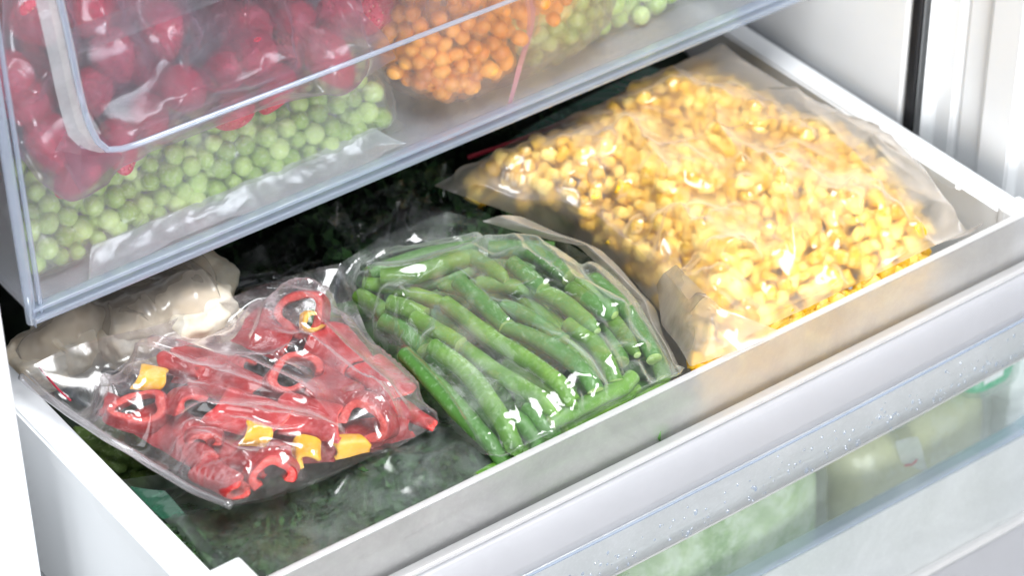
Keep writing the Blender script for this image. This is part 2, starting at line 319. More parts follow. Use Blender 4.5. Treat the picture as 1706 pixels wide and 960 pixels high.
def drape(P0, H, slack=(1.05, 1.05), iters=140, g=-0.00016, eps=0.0009, seed=1, nz=0.002, pin=(1, 1, 1, 1), stiff=0.12, nscale=120, lift=0.0):
    r = np.random.default_rng(seed); P = P0.copy(); n, m_ = P.shape[:2]
    pm = np.zeros((n, m_), bool)
    if pin[0]: pm[0] = 1
    if pin[1]: pm[-1] = 1
    if pin[2]: pm[:, 0] = 1
    if pin[3]: pm[:, -1] = 1
    F0 = P0.copy(); F0[..., 2] *= 0.6
    lu = np.linalg.norm(np.diff(F0, axis=0), axis=2) * slack[0]; lv = np.linalg.norm(np.diff(F0, axis=1), axis=2) * slack[1]
    ld1 = np.linalg.norm(F0[1:, 1:] - F0[:-1, :-1], axis=2) * (slack[0] + slack[1]) / 2; ld2 = np.linalg.norm(F0[1:, :-1] - F0[:-1, 1:], axis=2) * (slack[0] + slack[1]) / 2
    P[..., 2] = np.maximum(P[..., 2], H(P[..., 0], P[..., 1]) + eps) + lift
    P[..., 2] += np.where(pm, 0, nz * vnoise(P0[..., :2], nscale, seed, 2)); P[pm] = P0[pm]
    Q = P.copy(); wgt = np.where(pm, 0.0, 1.0)
    def proj(A, B, wa, wb, L, k):
        d = B - A; l = np.sqrt((d * d).sum(-1)) + 1e-9; c = (k * (l - L) / l / np.maximum(wa + wb, 1e-6))[..., None] * d
        A += c * wa[..., None]; B -= c * wb[..., None]
    for it in range(iters):
        V = (P - Q) * 0.90; Q = P.copy(); P = P + V; P[..., 2] += g * wgt
        for o in (0, 1):
            e = n - 1 - ((n - 1 - o) % 2)
            a, b = slice(o, e, 2), slice(o + 1, e + 1, 2); proj(P[a], P[b], wgt[a], wgt[b], lu[a], 0.9)
            e = m_ - 1 - ((m_ - 1 - o) % 2)
            a, b = slice(o, e, 2), slice(o + 1, e + 1, 2); proj(P[:, a], P[:, b], wgt[:, a], wgt[:, b], lv[:, a], 0.9)
        for o in (0, 1):
            e = n - 1 - ((n - 1 - o) % 2); a, b = slice(o, e, 2), slice(o + 1, e + 1, 2)
            proj(P[a, :-1], P[b, 1:], wgt[a, :-1], wgt[b, 1:], ld1[a], 0.35); proj(P[a, 1:], P[b, :-1], wgt[a, 1:], wgt[b, :-1], ld2[a], 0.35)
        if stiff:
            S = P.copy()
            S[1:-1, 1:-1] = 0.25 * (P[2:, 1:-1] + P[:-2, 1:-1] + P[1:-1, 2:] + P[1:-1, :-2])
            P += stiff * (S - P) * wgt[..., None]
        hh = H(P[..., 0], P[..., 1]) + eps; below = (P[..., 2] < hh) & ~pm
        P[..., 2] = np.where(below, hh, P[..., 2]); Q[..., :2][below] = Q[..., :2][below] * 0.5 + P[..., :2][below] * 0.5
        P[pm] = P0[pm]
    return P
def polydist(X, Y, poly):
    d = np.full(X.shape, 9.0); t_ = np.zeros(X.shape); L = sum(math.dist(poly[i], poly[i + 1]) for i in range(len(poly) - 1)); acc = 0.0
    for i in range(len(poly) - 1):
        ax, ay = poly[i]; bx, by = poly[i + 1]; l = math.dist(poly[i], poly[i + 1]) + 1e-9; dx, dy = (bx - ax) / l, (by - ay) / l
        s_ = np.clip((X - ax) * dx + (Y - ay) * dy, 0, l); q = np.hypot(X - ax - s_ * dx, Y - ay - s_ * dy)
        side = np.sign((X - ax) * dy - (Y - ay) * dx); m_ = q < np.abs(d); d = np.where(m_, q * np.where(side == 0, 1, side), d); t_ = np.where(m_, (acc + s_) / L, t_); acc += l
    return d, t_
def edge_mask(P, w=5):
    n, m_ = P.shape[:2]; i = np.minimum(np.arange(n), n - 1 - np.arange(n)); j = np.minimum(np.arange(m_), m_ - 1 - np.arange(m_))
    return np.clip(np.minimum(i[:, None], j[None, :]) / w, 0, 1)
def fold(P, poly, h, w1, w2=None, ax=2, sgn=1):
    """raise a sharp fold of film along a polyline (in the sheet's first two coordinates)"""
    a, b = [k for k in range(3) if k != ax]; d, t_ = polydist(P[..., a], P[..., b], poly); w2 = w2 or w1
    P[..., ax] += sgn * h * np.where(d > 0, np.exp(-np.abs(d) / w1), np.exp(-np.abs(d) / w2)) * np.clip(np.sin(pi * np.clip(t_, 0, 1)) * 1.6, 0, 1) * edge_mask(P)
def skirt(name, sides, mat, parent, depth=0.03, bulge=0.004):
    L = np.vstack([resample(q, 40)[:-1] for q in sides]); c = L.mean(0); n = len(L); V = []
    T = np.roll(L, -1, 0) - np.roll(L, 1, 0); N = np.stack([T[:, 1], -T[:, 0]], 1); N /= np.linalg.norm(N, axis=1)[:, None] + 1e-9
    if ((L[:, :2] - c[:2]) * N).sum() < 0: N = -N
    for k, (dz, b) in enumerate(((0, 0), (0.15, 0.6), (0.4, 1.0), (0.7, 0.8), (1.0, 0.0))):
        Q = L.copy(); wv = vnoise(L * 1.0, 160, 3 + k, 2); Q[:, :2] += N * (bulge * b + 0.0008 * wv * (k > 0))[:, None] * (L[:, 1] > 0.009)[:, None]; Q[:, 2] -= depth * dz; V.append(Q)
    V = np.array(V).transpose(1, 0, 2).reshape(-1, 3); return under(mesh(name, V, grid_faces(n, 5, True), mat, parent, True, subsurf=1), parent)
def pfold(P, pts, z, h, w1, w2=None): fold(P, [tuple(at(u, v, z)[:2]) for u, v in pts], h, w1, w2)
def creases(P, n, seed, ang, spread, h=(0.0008, 0.0025), L=(0.015, 0.05), w=(0.0020, 0.005), ax=2, sgn=1):
    r = np.random.default_rng(seed); a, b = [k for k in range(3) if k != ax]; n0, m0 = P.shape[:2]
    for _ in range(n):
        c = P[r.integers(4, n0 - 4), r.integers(4, m0 - 4)]; th = ang + r.normal() * spread; l = r.uniform(*L); k = r.normal() * 6
        pts = [(c[a] + cos(th) * q * l - sin(th) * k * (q * l) ** 2, c[b] + sin(th) * q * l + cos(th) * k * (q * l) ** 2) for q in (-0.5, -0.25, 0, 0.25, 0.5)]
        fold(P, pts, r.uniform(*h), r.uniform(*w), r.uniform(*w), ax, sgn)
def pang(u0, v0, u1, v1): d = at(u1, v1) - at(u0, v0); return math.atan2(d[1], d[0])
def sheet(name, P, mat, parent, sub=1, origin=(0, 0, 0), kind=None):
    n, m_ = P.shape[:2]; o = mesh(name, P.reshape(-1, 3) - np.array(origin), grid_faces(n, m_), mat, parent, True, subsurf=sub)
    return o
def px(L): return [at(u, v, z) for u, v, z in L]

# ------------------------------------------------------------------ freezer cabinet and door
cab = thing('freezer_cabinet', (0.2, 0.3, -0.3), 'white freezer cabinet walls enclosing the open drawers', 'freezer'); O = (0.2, 0.3, -0.3)
box('side_wall', (-0.085, 0.116, -0.40), (-0.026, 0.56, 0.40), 'white_soft', cab, 0.004, O)
box('side_wall', (0.419, 0.092, -0.40), (0.48, 0.56, 0.40), 'white_soft', cab, 0.003, O)
box('back_wall', (-0.026, 0.52, -0.40), (0.419, 0.56, 0.40), 'white_soft', cab, 0, O)
box('top_light_block', (-0.026, 0.19, 0.27), (0.419, 0.52, 0.29), 'white_soft', cab, 0, O)  # unseen board added to keep top light off the upper drawer
box('base_panel', (-0.026, 0.12, -0.40), (0.419, 0.52, -0.36), 'white_soft', cab, 0, O)
tag(box('door_gasket', (0.4188, 0.0850, -0.40), (0.4222, 0.0910, 0.40), 'black', cab, 0.002, O), 'black rubber sealing strip')
door = thing('freezer_door', (0.44, 0.0, -0.3), 'open white freezer door with vertical ribs beside the drawers', 'door'); O = (0.44, 0, -0.3)
dp = [(0.4235, 0.084), (0.4300, 0.081), (0.4300, 0.0705), (0.4325, 0.0690), (0.4325, 0.0672), (0.4305, 0.0660), (0.4305, 0.0530), (0.4262, 0.0485), (0.4255, 0.0300), (0.4290, 0.0265), (0.4300, 0.0150), (0.4380, 0.0060), (0.50, 0.0060), (0.50, 0.084)]
V = [(x - O[0], y - O[1], z - O[2]) for z in (-0.40, 0.40) for x, y in dp]; n = len(dp)
Fc = [(j, (j + 1) % n, n + (j + 1) % n, n + j) for j in range(n)] + [tuple(range(n)), tuple(reversed(range(n, 2 * n)))]
o = mesh('door_liner', V, Fc, 'white', door, False); md = o.modifiers.new('bevel', 'BEVEL'); md.width = 0.0012; md.segments = 3; md.limit_method = 'ANGLE'; md.angle_limit = 0.3

# ------------------------------------------------------------------ middle drawer
XS = np.linspace(-0.006, 0.4275, 25)
skew = lambda x: (-0.0010 - 0.0112 * x, 0.0)
def bow(k): return lambda x: (-0.0010 - 0.0112 * x - k * (1 - ((x - 0.2) / 0.21) ** 2), 0.0)
mid = thing('pulled_out_drawer', (0.2, 0.15, -0.09), 'white middle freezer drawer pulled out with frosted clear front and full of bags', 'drawer')
MO = Vector((0.2, 0.15, -0.09))
# side walls: stepped rims
def extrude_y(name, prof, y0, y1, mat, parent, bev=0.0012):
    n = len(prof); V = [(x, y, z) for y in (y0, y1) for x, z in prof]
    Fc = [(j, (j + 1) % n, n + (j + 1) % n, n + j) for j in range(n)] + [tuple(range(n)), tuple(reversed(range(n, 2 * n)))]
    o = mesh(name, V, Fc, mat, parent, False); md = o.modifiers.new('bevel', 'BEVEL'); md.width = bev; md.segments = 3; md.limit_method = 'ANGLE'; md.angle_limit = 0.5
    return o
left_side = [(0.0005, -0.005), (0.0005, -0.100), (-0.0095, -0.100), (-0.0105, -0.019), (-0.0120, -0.016), (-0.0128, -0.005)]
under(extrude_y('side_wall', left_side, 0.004, 0.42, 'white', mid), mid)
under(extrude_y('side_wall', [(0.4 - x, z) for x, z in reversed(left_side)], 0.004, 0.42, 'white', mid), mid)
under(box('drawer_floor', (0.001, 0.004, -0.088), (0.399, 0.42, -0.0855), 'white', mid), mid)
under(box('back_wall', (0.001, 0.417, -0.0853), (0.399, 0.4195, -0.01), 'white', mid), mid)
under(extrude_x('clear_front_panel', [(0.0022, -0.0012), (0.0022, -0.075), (-0.0002, -0.075), (-0.0002, -0.0012)], XS, 'frost_panel', mid, skew), mid)
under(extrude_x('front_top_edge', [(0.0024, 0.0002), (0.0024, -0.0009), (-0.0004, -0.0009), (-0.0004, 0.0002)], XS, 'edge', mid, skew, bev=0.0003), mid)
under(extrude_x('handle_rib', [(-0.0006, -0.0255), (-0.0075, -0.0220), (-0.0088, -0.0226), (-0.0086, -0.0242), (-0.0006, -0.0285)], XS, 'edge', mid, bow(0.0005), bev=0.0006), mid)
arc = [(-0.0086 - 0.0043 * sin(a), -0.0246 - 0.0209 * (1 - cos(a))) for a in np.linspace(0.0, pi / 2, 8)]
hp = arc + [(y + 0.003, z) for y, z in reversed(arc)]
under(extrude_x('handle_band', hp, XS, 'milk_thick', mid, bow(0.002), True), mid)
lp = [(-0.0129, -0.0456), (-0.0132, -0.0475), (-0.0112, -0.0620), (-0.0078, -0.0752), (-0.0054, -0.0752), (-0.0088, -0.0620), (-0.0104, -0.0456)]
under(extrude_x('lower_front_panel', lp, XS, 'milk_panel', mid, bow(0.003), True), mid)
under(extrude_x('front_bottom_edge', [(-0.0082, -0.0755), (-0.0080, -0.0766), (-0.0052, -0.0766), (-0.0052, -0.0755)], XS, 'edge', mid, bow(0.003), bev=0.0003), mid)
under(extrude_x('handle_crease', [(-0.0137, -0.0450), (-0.0140, -0.0459), (-0.0137, -0.0468), (-0.0131, -0.0459)], XS, 'rib', mid, bow(0.0026)), mid)
under(box('corner_block', (-0.012, -0.0035, -0.045), (0.0075, 0.012, 0.0060), 'white', mid, 0.002), mid)
under(box('corner_block', (0.3985, -0.0025, -0.045), (0.412, 0.009, -0.002), 'white', mid, 0.002), mid)
def subp(child, part): child.parent = part; child.location = (0, 0, 0)
_p = {c.name: c for c in mid.children}
subp(_p['front_top_edge'], _p['clear_front_panel']); subp(_p['handle_rib'], _p['handle_band']); subp(_p['handle_crease'], _p['handle_band']); subp(_p['front_bottom_edge'], _p['lower_front_panel'])
# condensation drops on the lower front panel
V, Fc = [], []; f = bow(0.003)
for _ in range(230):
    s = RNG.beta(2.2, 1.3); x = 0.06 + 0.34 * RNG.uniform() ** 0.8
    y, z = np.interp(s, [0, 0.5, 1], [-0.0131, -0.0112, -0.0079]), np.interp(s, [0, 0.5, 1], [-0.0485, -0.062, -0.0748]); y += f(x)[0]
    r = RNG.uniform(0.0003, 0.0009) * (1.5 if RNG.uniform() < 0.1 else 1); st = RNG.uniform(0.8, 1.9); b = len(V)
    V.append((x, y - r * 0.6, z + 0.2 * r))
    for q, (rr, dd) in enumerate(((0.6, 0.45), (1.0, 0.0))):
        for k in range(8): a = k * pi / 4; V.append((x + rr * r * cos(a) * 0.9, y - dd * r, z + rr * r * sin(a) * st))
    for k in range(8):
        l = (k + 1) % 8; Fc += [(b, b + 1 + l, b + 1 + k), (b + 1 + k, b + 1 + l, b + 9 + l, b + 9 + k)]
tag(mesh('condensation_drops', V, Fc, 'rib', _p['lower_front_panel']), kind='stuff')

# ------------------------------------------------------------------ lower drawer
low = thing('closed_lower_drawer', (0.2, 0.15, -0.25), 'lowest clear freezer drawer with frosted window under the pulled out one', 'drawer')
XL = np.linspace(-0.006, 0.4470, 44)
lowf = lambda x: (-0.0005 - 0.0112 * x, 17.0 * max(0.0, x - 0.412) ** 2)
low0 = lambda x: (-0.0005 - 0.0112 * x, 0.0)
under(extrude_x('window_panel', [(0.0045, -0.080), (0.0045, -0.1315), (0.002, -0.1315), (0.002, -0.080)], XL, 'lower_panel', low, lowf), low)
under(extrude_x('window_rib', [(0.0045, -0.1295), (-0.0030, -0.1283), (-0.0042, -0.1294), (-0.0042, -0.1310), (0.0045, -0.1328)], XL, 'rib', low, lowf, bev=0.0006), low)
under(extrude_x('front_panel', [(-0.0040, -0.1314), (-0.0065, -0.182), (-0.0035, -0.182), (-0.001, -0.1330)], XL, 'milk_panel', low, low0), low)
under(extrude_x('front_rib', [(-0.0035, -0.1800), (-0.0100, -0.1785), (-0.0112, -0.1800), (-0.0108, -0.1820), (-0.0035, -0.1835)], XL, 'edge', low, low0, bev=0.0006), low)
under(extrude_x('handle_band', [(-0.0105, -0.1825), (-0.0125, -0.30), (-0.0095, -0.30), (-0.0075, -0.1835)], XL, 'milk_thick', low, low0), low)
under(box('drawer_floor', (0, 0.006, -0.205), (0.4395, 0.09, -0.202), 'white', low), low)
under(box('back_wall', (0, 0.0905, -0.2018), (0.4395, 0.093, -0.105), 'white', low), low)
under(box('side_wall', (-0.004, 0.006, -0.2018), (-0.0015, 0.09, -0.105), 'white', low), low)
under(box('side_wall', (0.4395, 0.006, -0.2018), (0.442, 0.09, -0.105), 'white', low), low)

# ------------------------------------------------------------------ upper drawer (clear)
upd = thing('clear_upper_drawer', (0.2, 0.25, 0.04), 'clear frosty plastic upper drawer half pushed in above the open one', 'drawer')
UY, UZ = 0.143, 0.038
XU = np.linspace(-0.002, 0.404, 21)
fy = lambda z: UY + 0.002 + (z - UZ) * 0.02
# front plate as a grid (gentle draft), closed slab
V = []; xs = np.linspace(0.0015, 0.4005, 30); zs = np.linspace(UZ + 0.004, 0.24, 20)
for t in (0, 0.0025):
    V += [(x, fy(z) + t, z) for x in xs for z in zs]
n1 = len(xs) * len(zs); g = grid_faces(len(xs), len(zs)); Fc = [tuple(q[::-1]) for q in g] + [tuple(q + n1) for q in g]
def ringidx(nx, nz): return [i * nz for i in range(nx)] + [(nx - 1) * nz + j for j in range(1, nz)] + [i * nz + nz - 1 for i in range(nx - 2, -1, -1)] + [j for j in range(nz - 2, 0, -1)]
rg = ringidx(len(xs), len(zs)); Fc += [(rg[i], rg[(i + 1) % len(rg)], rg[(i + 1) % len(rg)] + n1, rg[i] + n1) for i in range(len(rg))]
under(mesh('front_panel', V, Fc, 'clear_panel', upd, False), upd)
under(extrude_x('bottom_lip', [(UY - 0.0005, UZ), (UY + 0.006, UZ - 0.0012), (UY + 0.006, UZ + 0.0022), (UY - 0.0005, UZ + 0.0028)], XU, 'rib', upd, None, bev=0.0008), upd)
under(extrude_x('bottom_rib', [(UY + 0.0005, UZ + 0.0050), (UY + 0.0060, UZ + 0.0042), (UY + 0.0060, UZ + 0.0062), (UY + 0.0005, UZ + 0.0068)], XU, 'rib', upd, None, bev=0.0005), upd)
under(box('drawer_floor', (0.001, 0.150, UZ - 0.001), (0.401, 0.45, UZ + 0.0012), 'milk_thick', upd), upd)
under(box('side_wall', (-0.0008, 0.150, UZ + 0.0014), (0.0012, 0.45, 0.24), 'clear_panel', upd), upd)
under(box('side_wall', (0.4008, 0.150, UZ + 0.0014), (0.4028, 0.45, 0.24), 'clear_panel', upd), upd)
zz = np.linspace(UZ - 0.0005, 0.24, 14)
for dx, r in ((-0.0015, 0.0024), (0.0030, 0.0011), (0.4035, 0.0022)):
    under(tube('corner_rib', [(dx, fy(z) + 0.001, z) for z in zz], r, 'rib', upd, 10), upd)
# grab recess: U shaped rib
path = [(0.0215, fy(0.24) - 0.0015, 0.24), (0.0285, fy(0.17) - 0.0015, 0.17), (0.0310, fy(0.135) - 0.0015, 0.135), (0.0335, fy(0.115) - 0.0015, 0.116), (0.0385, fy(0.104) - 0.0015, 0.1045), (0.048, fy(0.101) - 0.0015, 0.1012), (0.075, fy(0.1) - 0.0015, 0.1005), (0.15, fy(0.1) - 0.0015, 0.0995), (0.25, fy(0.1) - 0.0015, 0.0985), (0.33, fy(0.1) - 0.0015, 0.098)]
P = spline(path, 60)
under(tube('recess_rib', P, np.linspace(0.0016, 0.0009, len(P)), 'rib', upd, 8), upd)
V = []
for p in P[:34]: V += [p + (0.0, 0.0008, 0), p + (-0.0085 if p[2] > 0.112 else -0.0085 * max(0, (p[2] - 0.1012) / 0.011), 0.0022, -0.002)]
under(mesh('recess_flange', V, [(2 * i, 2 * i + 2, 2 * i + 3, 2 * i + 1) for i in range(33)], 'film_edge', upd), upd)
under(extrude_x('recess_ledge', [(fy(0.15) - 0.0005, 0.1500), (fy(0.15) + 0.014, 0.1512), (fy(0.15) + 0.014, 0.1500), (fy(0.15) - 0.0005, 0.1488)], np.linspace(0.034, 0.33, 5), 'clear_panel', upd), upd)

# ------------------------------------------------------------------ small food items (shared meshes)
def blob(name, mat, sub=3, scale=(1, 1, 1), amp=0.05, ns=2.0, seed=0, fn=None):
    bm = bmesh.new(); bmesh.ops.create_icosphere(bm, subdivisions=sub, radius=1.0)
    V = np.array([v.co[:] for v in bm.verts]); k = 1 + amp * vnoise(V, ns, seed, 3)
    W = V * k[:, None]
    if fn is not None: W = fn(W)
    W = W * np.array(scale)
    for v, c in zip(bm.verts, W): v.co = c
    me = bpy.data.meshes.new(name); bm.to_mesh(me); bm.free(); me.materials.append(M[mat])
    for p in me.polygons: p.use_smooth = True
    return me
def pea_fn(s):
    def fn(W):
        r = np.random.default_rng(s)
        for _ in range(2):   # shallow dents
            d = r.normal(size=3); d /= np.linalg.norm(d); k = np.clip((W @ d - 0.72) / 0.28, 0, 1); W = W - d * (k * 0.16)[:, None]
        return W
    return fn
def kernel_fn(W):           # tapered, squarish kernel with a dent
    W = np.sign(W) * np.abs(W) ** 0.55
    t = 0.5 + 0.5 * W[:, 2]; W[:, 0] *= 0.62 + 0.42 * t; W[:, 1] *= 0.5 + 0.28 * t; W[:, 2] *= 1.12
    top = np.clip(W[:, 2] - 0.5, 0, 1); W[:, 2] -= 0.5 * top * np.exp(-(W[:, 0] ** 2 + W[:, 1] ** 2) * 5); return W
PEA = [blob('pea_mesh', 'pea', 3, (1, 1, 0.97), 0.03, 2, s, pea_fn(s)) for s in range(5)]
KER = [blob('kernel_mesh', 'corn', 2, (1, 1, 1.05), 0.05, 2, s, kernel_fn) for s in range(5)]
KER2 = blob('kernel_lo', 'corn_stuff', 1, (1, 1, 1.05), 0.05, 2, 3, kernel_fn)
ORB = [blob('orange_mesh', 'orange', 2, (0.95, 0.95, 1.1), 0.04, 2, s, pea_fn(s + 9)) for s in range(4)]
def inst(name, me, loc, rad, label, cat, group, rot=None):
    o = bpy.data.objects.new(name, me); link(o); o.location = loc; o.scale = (rad,) * 3 if np.isscalar(rad) else rad
    o.rotation_euler = rot if rot is not None else RNG.uniform(0, 6.28, 3); return tag(o, label, cat, group)
def relax(P, r, steps=30, fix=None, keep=0.2, zonly=False):
    """push overlapping balls apart"""
    P = P.copy(); P0 = P.copy(); r = np.broadcast_to(r, (len(P),))
    for _ in range(steps):
        D = P[:, None] - P[None]; d = np.sqrt((D ** 2).sum(-1)) + 1e-9; ov = np.clip((r[:, None] + r[None]) * 0.96 - d, 0, None); np.fill_diagonal(ov, 0)
        P += (D / d[..., None] * ov[..., None]).sum(1) * 0.22; P += (P0 - P) * keep * 0.2
    return P
# ------------------------------------------------------------------ corn
def corn_h(x, y):
    d = corn_d(x, y); q = np.clip(d / 0.038, 0, 1); e = np.sqrt(1 - (1 - q) ** 2); side = np.clip(np.minimum(np.abs(x - 0.212), np.abs(0.362 - x)) / 0.03, 0, 1)
    e = np.maximum(e, 0.62 * np.clip((0.03 - np.asarray(y)) / 0.02, 0, 1) * side)
    return -0.016 + 0.033 * e + e * (0.0028 * np.sin((x * 0.8 + y * 0.6) * 95) + 0.0022 * np.sin((x * 0.5 - y) * 140 + 1))
def in_poly(x, y, poly):
    c = False; j = len(poly) - 1
    for i in range(len(poly)):
        xi, yi = poly[i]; xj, yj = poly[j]
        if (yi > y) != (yj > y) and x < (xj - xi) * (y - yi) / (yj - yi) + xi: c = not c
        j = i
    return c
corn_l = px([(1160, 613, -0.010), (1128, 572, -0.014), (1100, 520, -0.016), (1050, 465, -0.016), (985, 408, -0.014), (860, 356, -0.008), (720, 310, 0.0)])
corn_b = px([(720, 310, 0.0), (810, 262, 0.002), (900, 215, 0.003), (985, 180, 0.003), (1060, 140, 0.003), (1130, 106, 0.002), (1205, 92, -0.002)])
corn_r = px([(1622, 398, -0.012), (1612, 388, -0.004), (1582, 340, 0.0), (1545, 282, 0.002), (1472, 218, 0.002), (1400, 190, 0.002), (1330, 158, 0.002), (1260, 122, 0.0), (1205, 92, -0.002)])
corn_f = [np.array([x, 0.0050 - 0.0112 * x, 0.0005]) for x in np.linspace(corn_l[0][0], corn_r[0][0], 8)]
corn_l[0] = corn_f[0]; corn_r[0] = corn_f[-1]
corn_poly = [tuple(p[:2]) for p in corn_l] + [tuple(p[:2]) for p in corn_b[1:]] + [tuple(p[:2]) for p in corn_r[::-1][1:]]
def corn_d(x, y):
    x = np.asarray(x); y = np.asarray(y); d = np.abs(polydist(x, y, corn_poly + corn_poly[:1])[0])
    return np.minimum(d, np.maximum(np.abs(polydist(x, y, [tuple(p[:2]) for p in corn_r])[0]) - 0.0155, 0.0))
pts = []
sp = 0.0064
for i in range(40):
    for j in range(40):
        x = 0.2 + (i + 0.5 * (j % 2)) * sp + RNG.normal() * 0.0012; y = 0.003 + j * sp * 0.87 + RNG.normal() * 0.0012
        if y > 0.007 and in_poly(x, y, corn_poly) and (float(corn_d(x, y)) > 0.0045 or (y < 0.012 and 0.226 < x < 0.352)): pts.append((x, y))
pts = np.array(pts); cz = corn_h(pts[:, 0], pts[:, 1]) + RNG.normal(size=len(pts)) * 0.0016 - 0.004
C3 = np.c_[pts, cz]; C3 = relax(C3, 0.0035, 8)
crad = RNG.uniform(0.0033, 0.0047, len(C3))
def campos(P): return np.linalg.norm(P - CP, axis=1)
order = np.argsort(campos(C3)); big = set(order[:300].tolist())
fld_c = Field((0.19, -0.01), (0.42, 0.2), lambda X, Y: corn_h(X, Y) - 0.006)
sv, sf = [], []
kv = np.array([v.co[:] for v in KER2.vertices]); kf = np.array([p.vertices[:] for p in KER2.polygons])
def add_stuff(c, r):
    q = Matrix.Rotation(RNG.uniform(0, 6.28), 3, Vector(RNG.normal(size=3)).normalized()); b = len(sv) * len(kv)
    sv.append((kv * r) @ np.array(q).T + c); sf.append(kf + b)
for c, r in zip(C3, crad): fld_c.sphere(c, r * 0.95)
bag = thing('corn_bag', (0.3, 0.09, -0.03), 'large milky plastic bag of yellow sweetcorn in the open drawer', 'bag')
fld_c.close(7, 6, 0.0012)
dq = np.clip(np.abs(polydist(fld_c.X, fld_c.Y, corn_poly + corn_poly[:1])[0]) / 0.045, 0, 1); inside = fld_c.X > 0.28
fld_c.h = np.maximum(fld_c.h, np.where(inside & (fld_c.X < 0.40) & (fld_c.Y > 0.012), -0.004 + 0.0215 * np.sqrt(1 - (1 - dq) ** 2), -9))
P = drape(wavy(coons(corn_l, corn_r, corn_f, corn_b, 120, 120), 0.0012, 1), fld_c, (1.10, 1.10), 110, seed=5, nz=0.003, nscale=60, g=-0.00006, stiff=0.05)
FV = P.reshape(-1, 3)
def covered(c, r):
    d = (FV[:, 0] - c[0]) ** 2 + (FV[:, 1] - c[1]) ** 2; k = d.argmin(); return d[k] < 0.0022 ** 2 and FV[k, 2] > c[2] + 0.55 * r and np.abs(polydist(c[:1], c[1:2], [tuple(q[:2]) for q in corn_l])[0][0]) > (0.0045 if c[1] < 0.12 else 0.010)
n_k = 0
for i in order:
    c, r = C3[i], crad[i]
    if not covered(c, r): continue
    if n_k < 300: n_k += 1; inst('corn_kernel', KER[i % 5], c, r, 'yellow frozen sweetcorn kernel lying in the big milky corn bag', 'corn kernel', 'kernels in the corn bag')
    else: add_stuff(c, r)
    for k in range(2):
        q = c + np.array([RNG.normal() * 0.003, RNG.normal() * 0.003, -0.006 - 0.006 * k])
        if covered(q, 0.0045): add_stuff(q, 0.0045)
for _ in range(420):
    x = RNG.uniform(0.226, 0.352); add_stuff(np.array([x, RNG.uniform(0.006, 0.009), -0.006 - 0.036 * RNG.uniform()]), 0.0045)
o = mesh('corn_heap', np.vstack(sv), np.vstack(sf), 'corn_stuff'); tag(o, 'heap of yellow sweetcorn filling the back and depth of the corn bag', 'corn', kind='stuff')
creases(P, 18, 4, pang(1000, 200, 1110, 360), 0.45, (0.001, 0.003), (0.025, 0.08), (0.002, 0.006))
for q in ([(1115, 345), (1150, 395), (1190, 455)], [(1118, 350), (1085, 420), (1080, 445)], [(1190, 455), (1240, 440), (1270, 432)], [(1030, 200), (1080, 290), (1120, 350)], [(1240, 260), (1290, 330), (1330, 440)], [(870, 305), (905, 302), (930, 330), (960, 360)], [(1130, 440), (1220, 520), (1310, 548)], [(1180, 160), (1190, 240), (1240, 300)]): pfold(P, q, 0.015, 0.0080, 0.0022, 0.009)
under(sheet('film', P, 'film_corn', bag), bag)
# loose film flap over the drawer rim and a folded corner towards the beans
fl = coons(px([(1500, 235, 0.0), (1530, 262, 0.003), (1560, 300, 0.004)]), px([(1540, 255, 0.006), (1604, 303, 0.003), (1600, 318, 0.0005)]), px([(1500, 235, 0.0), (1540, 255, 0.006)]), px([(1560, 300, 0.004), (1600, 318, 0.0005)]), 12, 12)
fl[..., 2] += 0.001 * vnoise(fl[..., :2], 300, 4, 2); under(sheet('film_flap', fl, 'film_dark', bag), bag)
fc = coons(px([(1098, 470, 0.000), (1104, 540, -0.004), (1150, 612, -0.004)]), px([(1128, 440, 0.020), (1190, 510, 0.018), (1300, 552, 0.006)]), px([(1098, 470, 0.000), (1108, 452, 0.014), (1128, 440, 0.020)]), px([(1150, 612, -0.004), (1230, 585, 0.004), (1300, 552, 0.006)]), 40, 40)
fc = wavy(fc, 0.0016, 5, 110); creases(fc, 6, 9, pang(1120, 450, 1180, 600), 0.4, (0.001, 0.003), (0.02, 0.04)); under(sheet('film_flap', fc, 'film_corn', bag), bag)

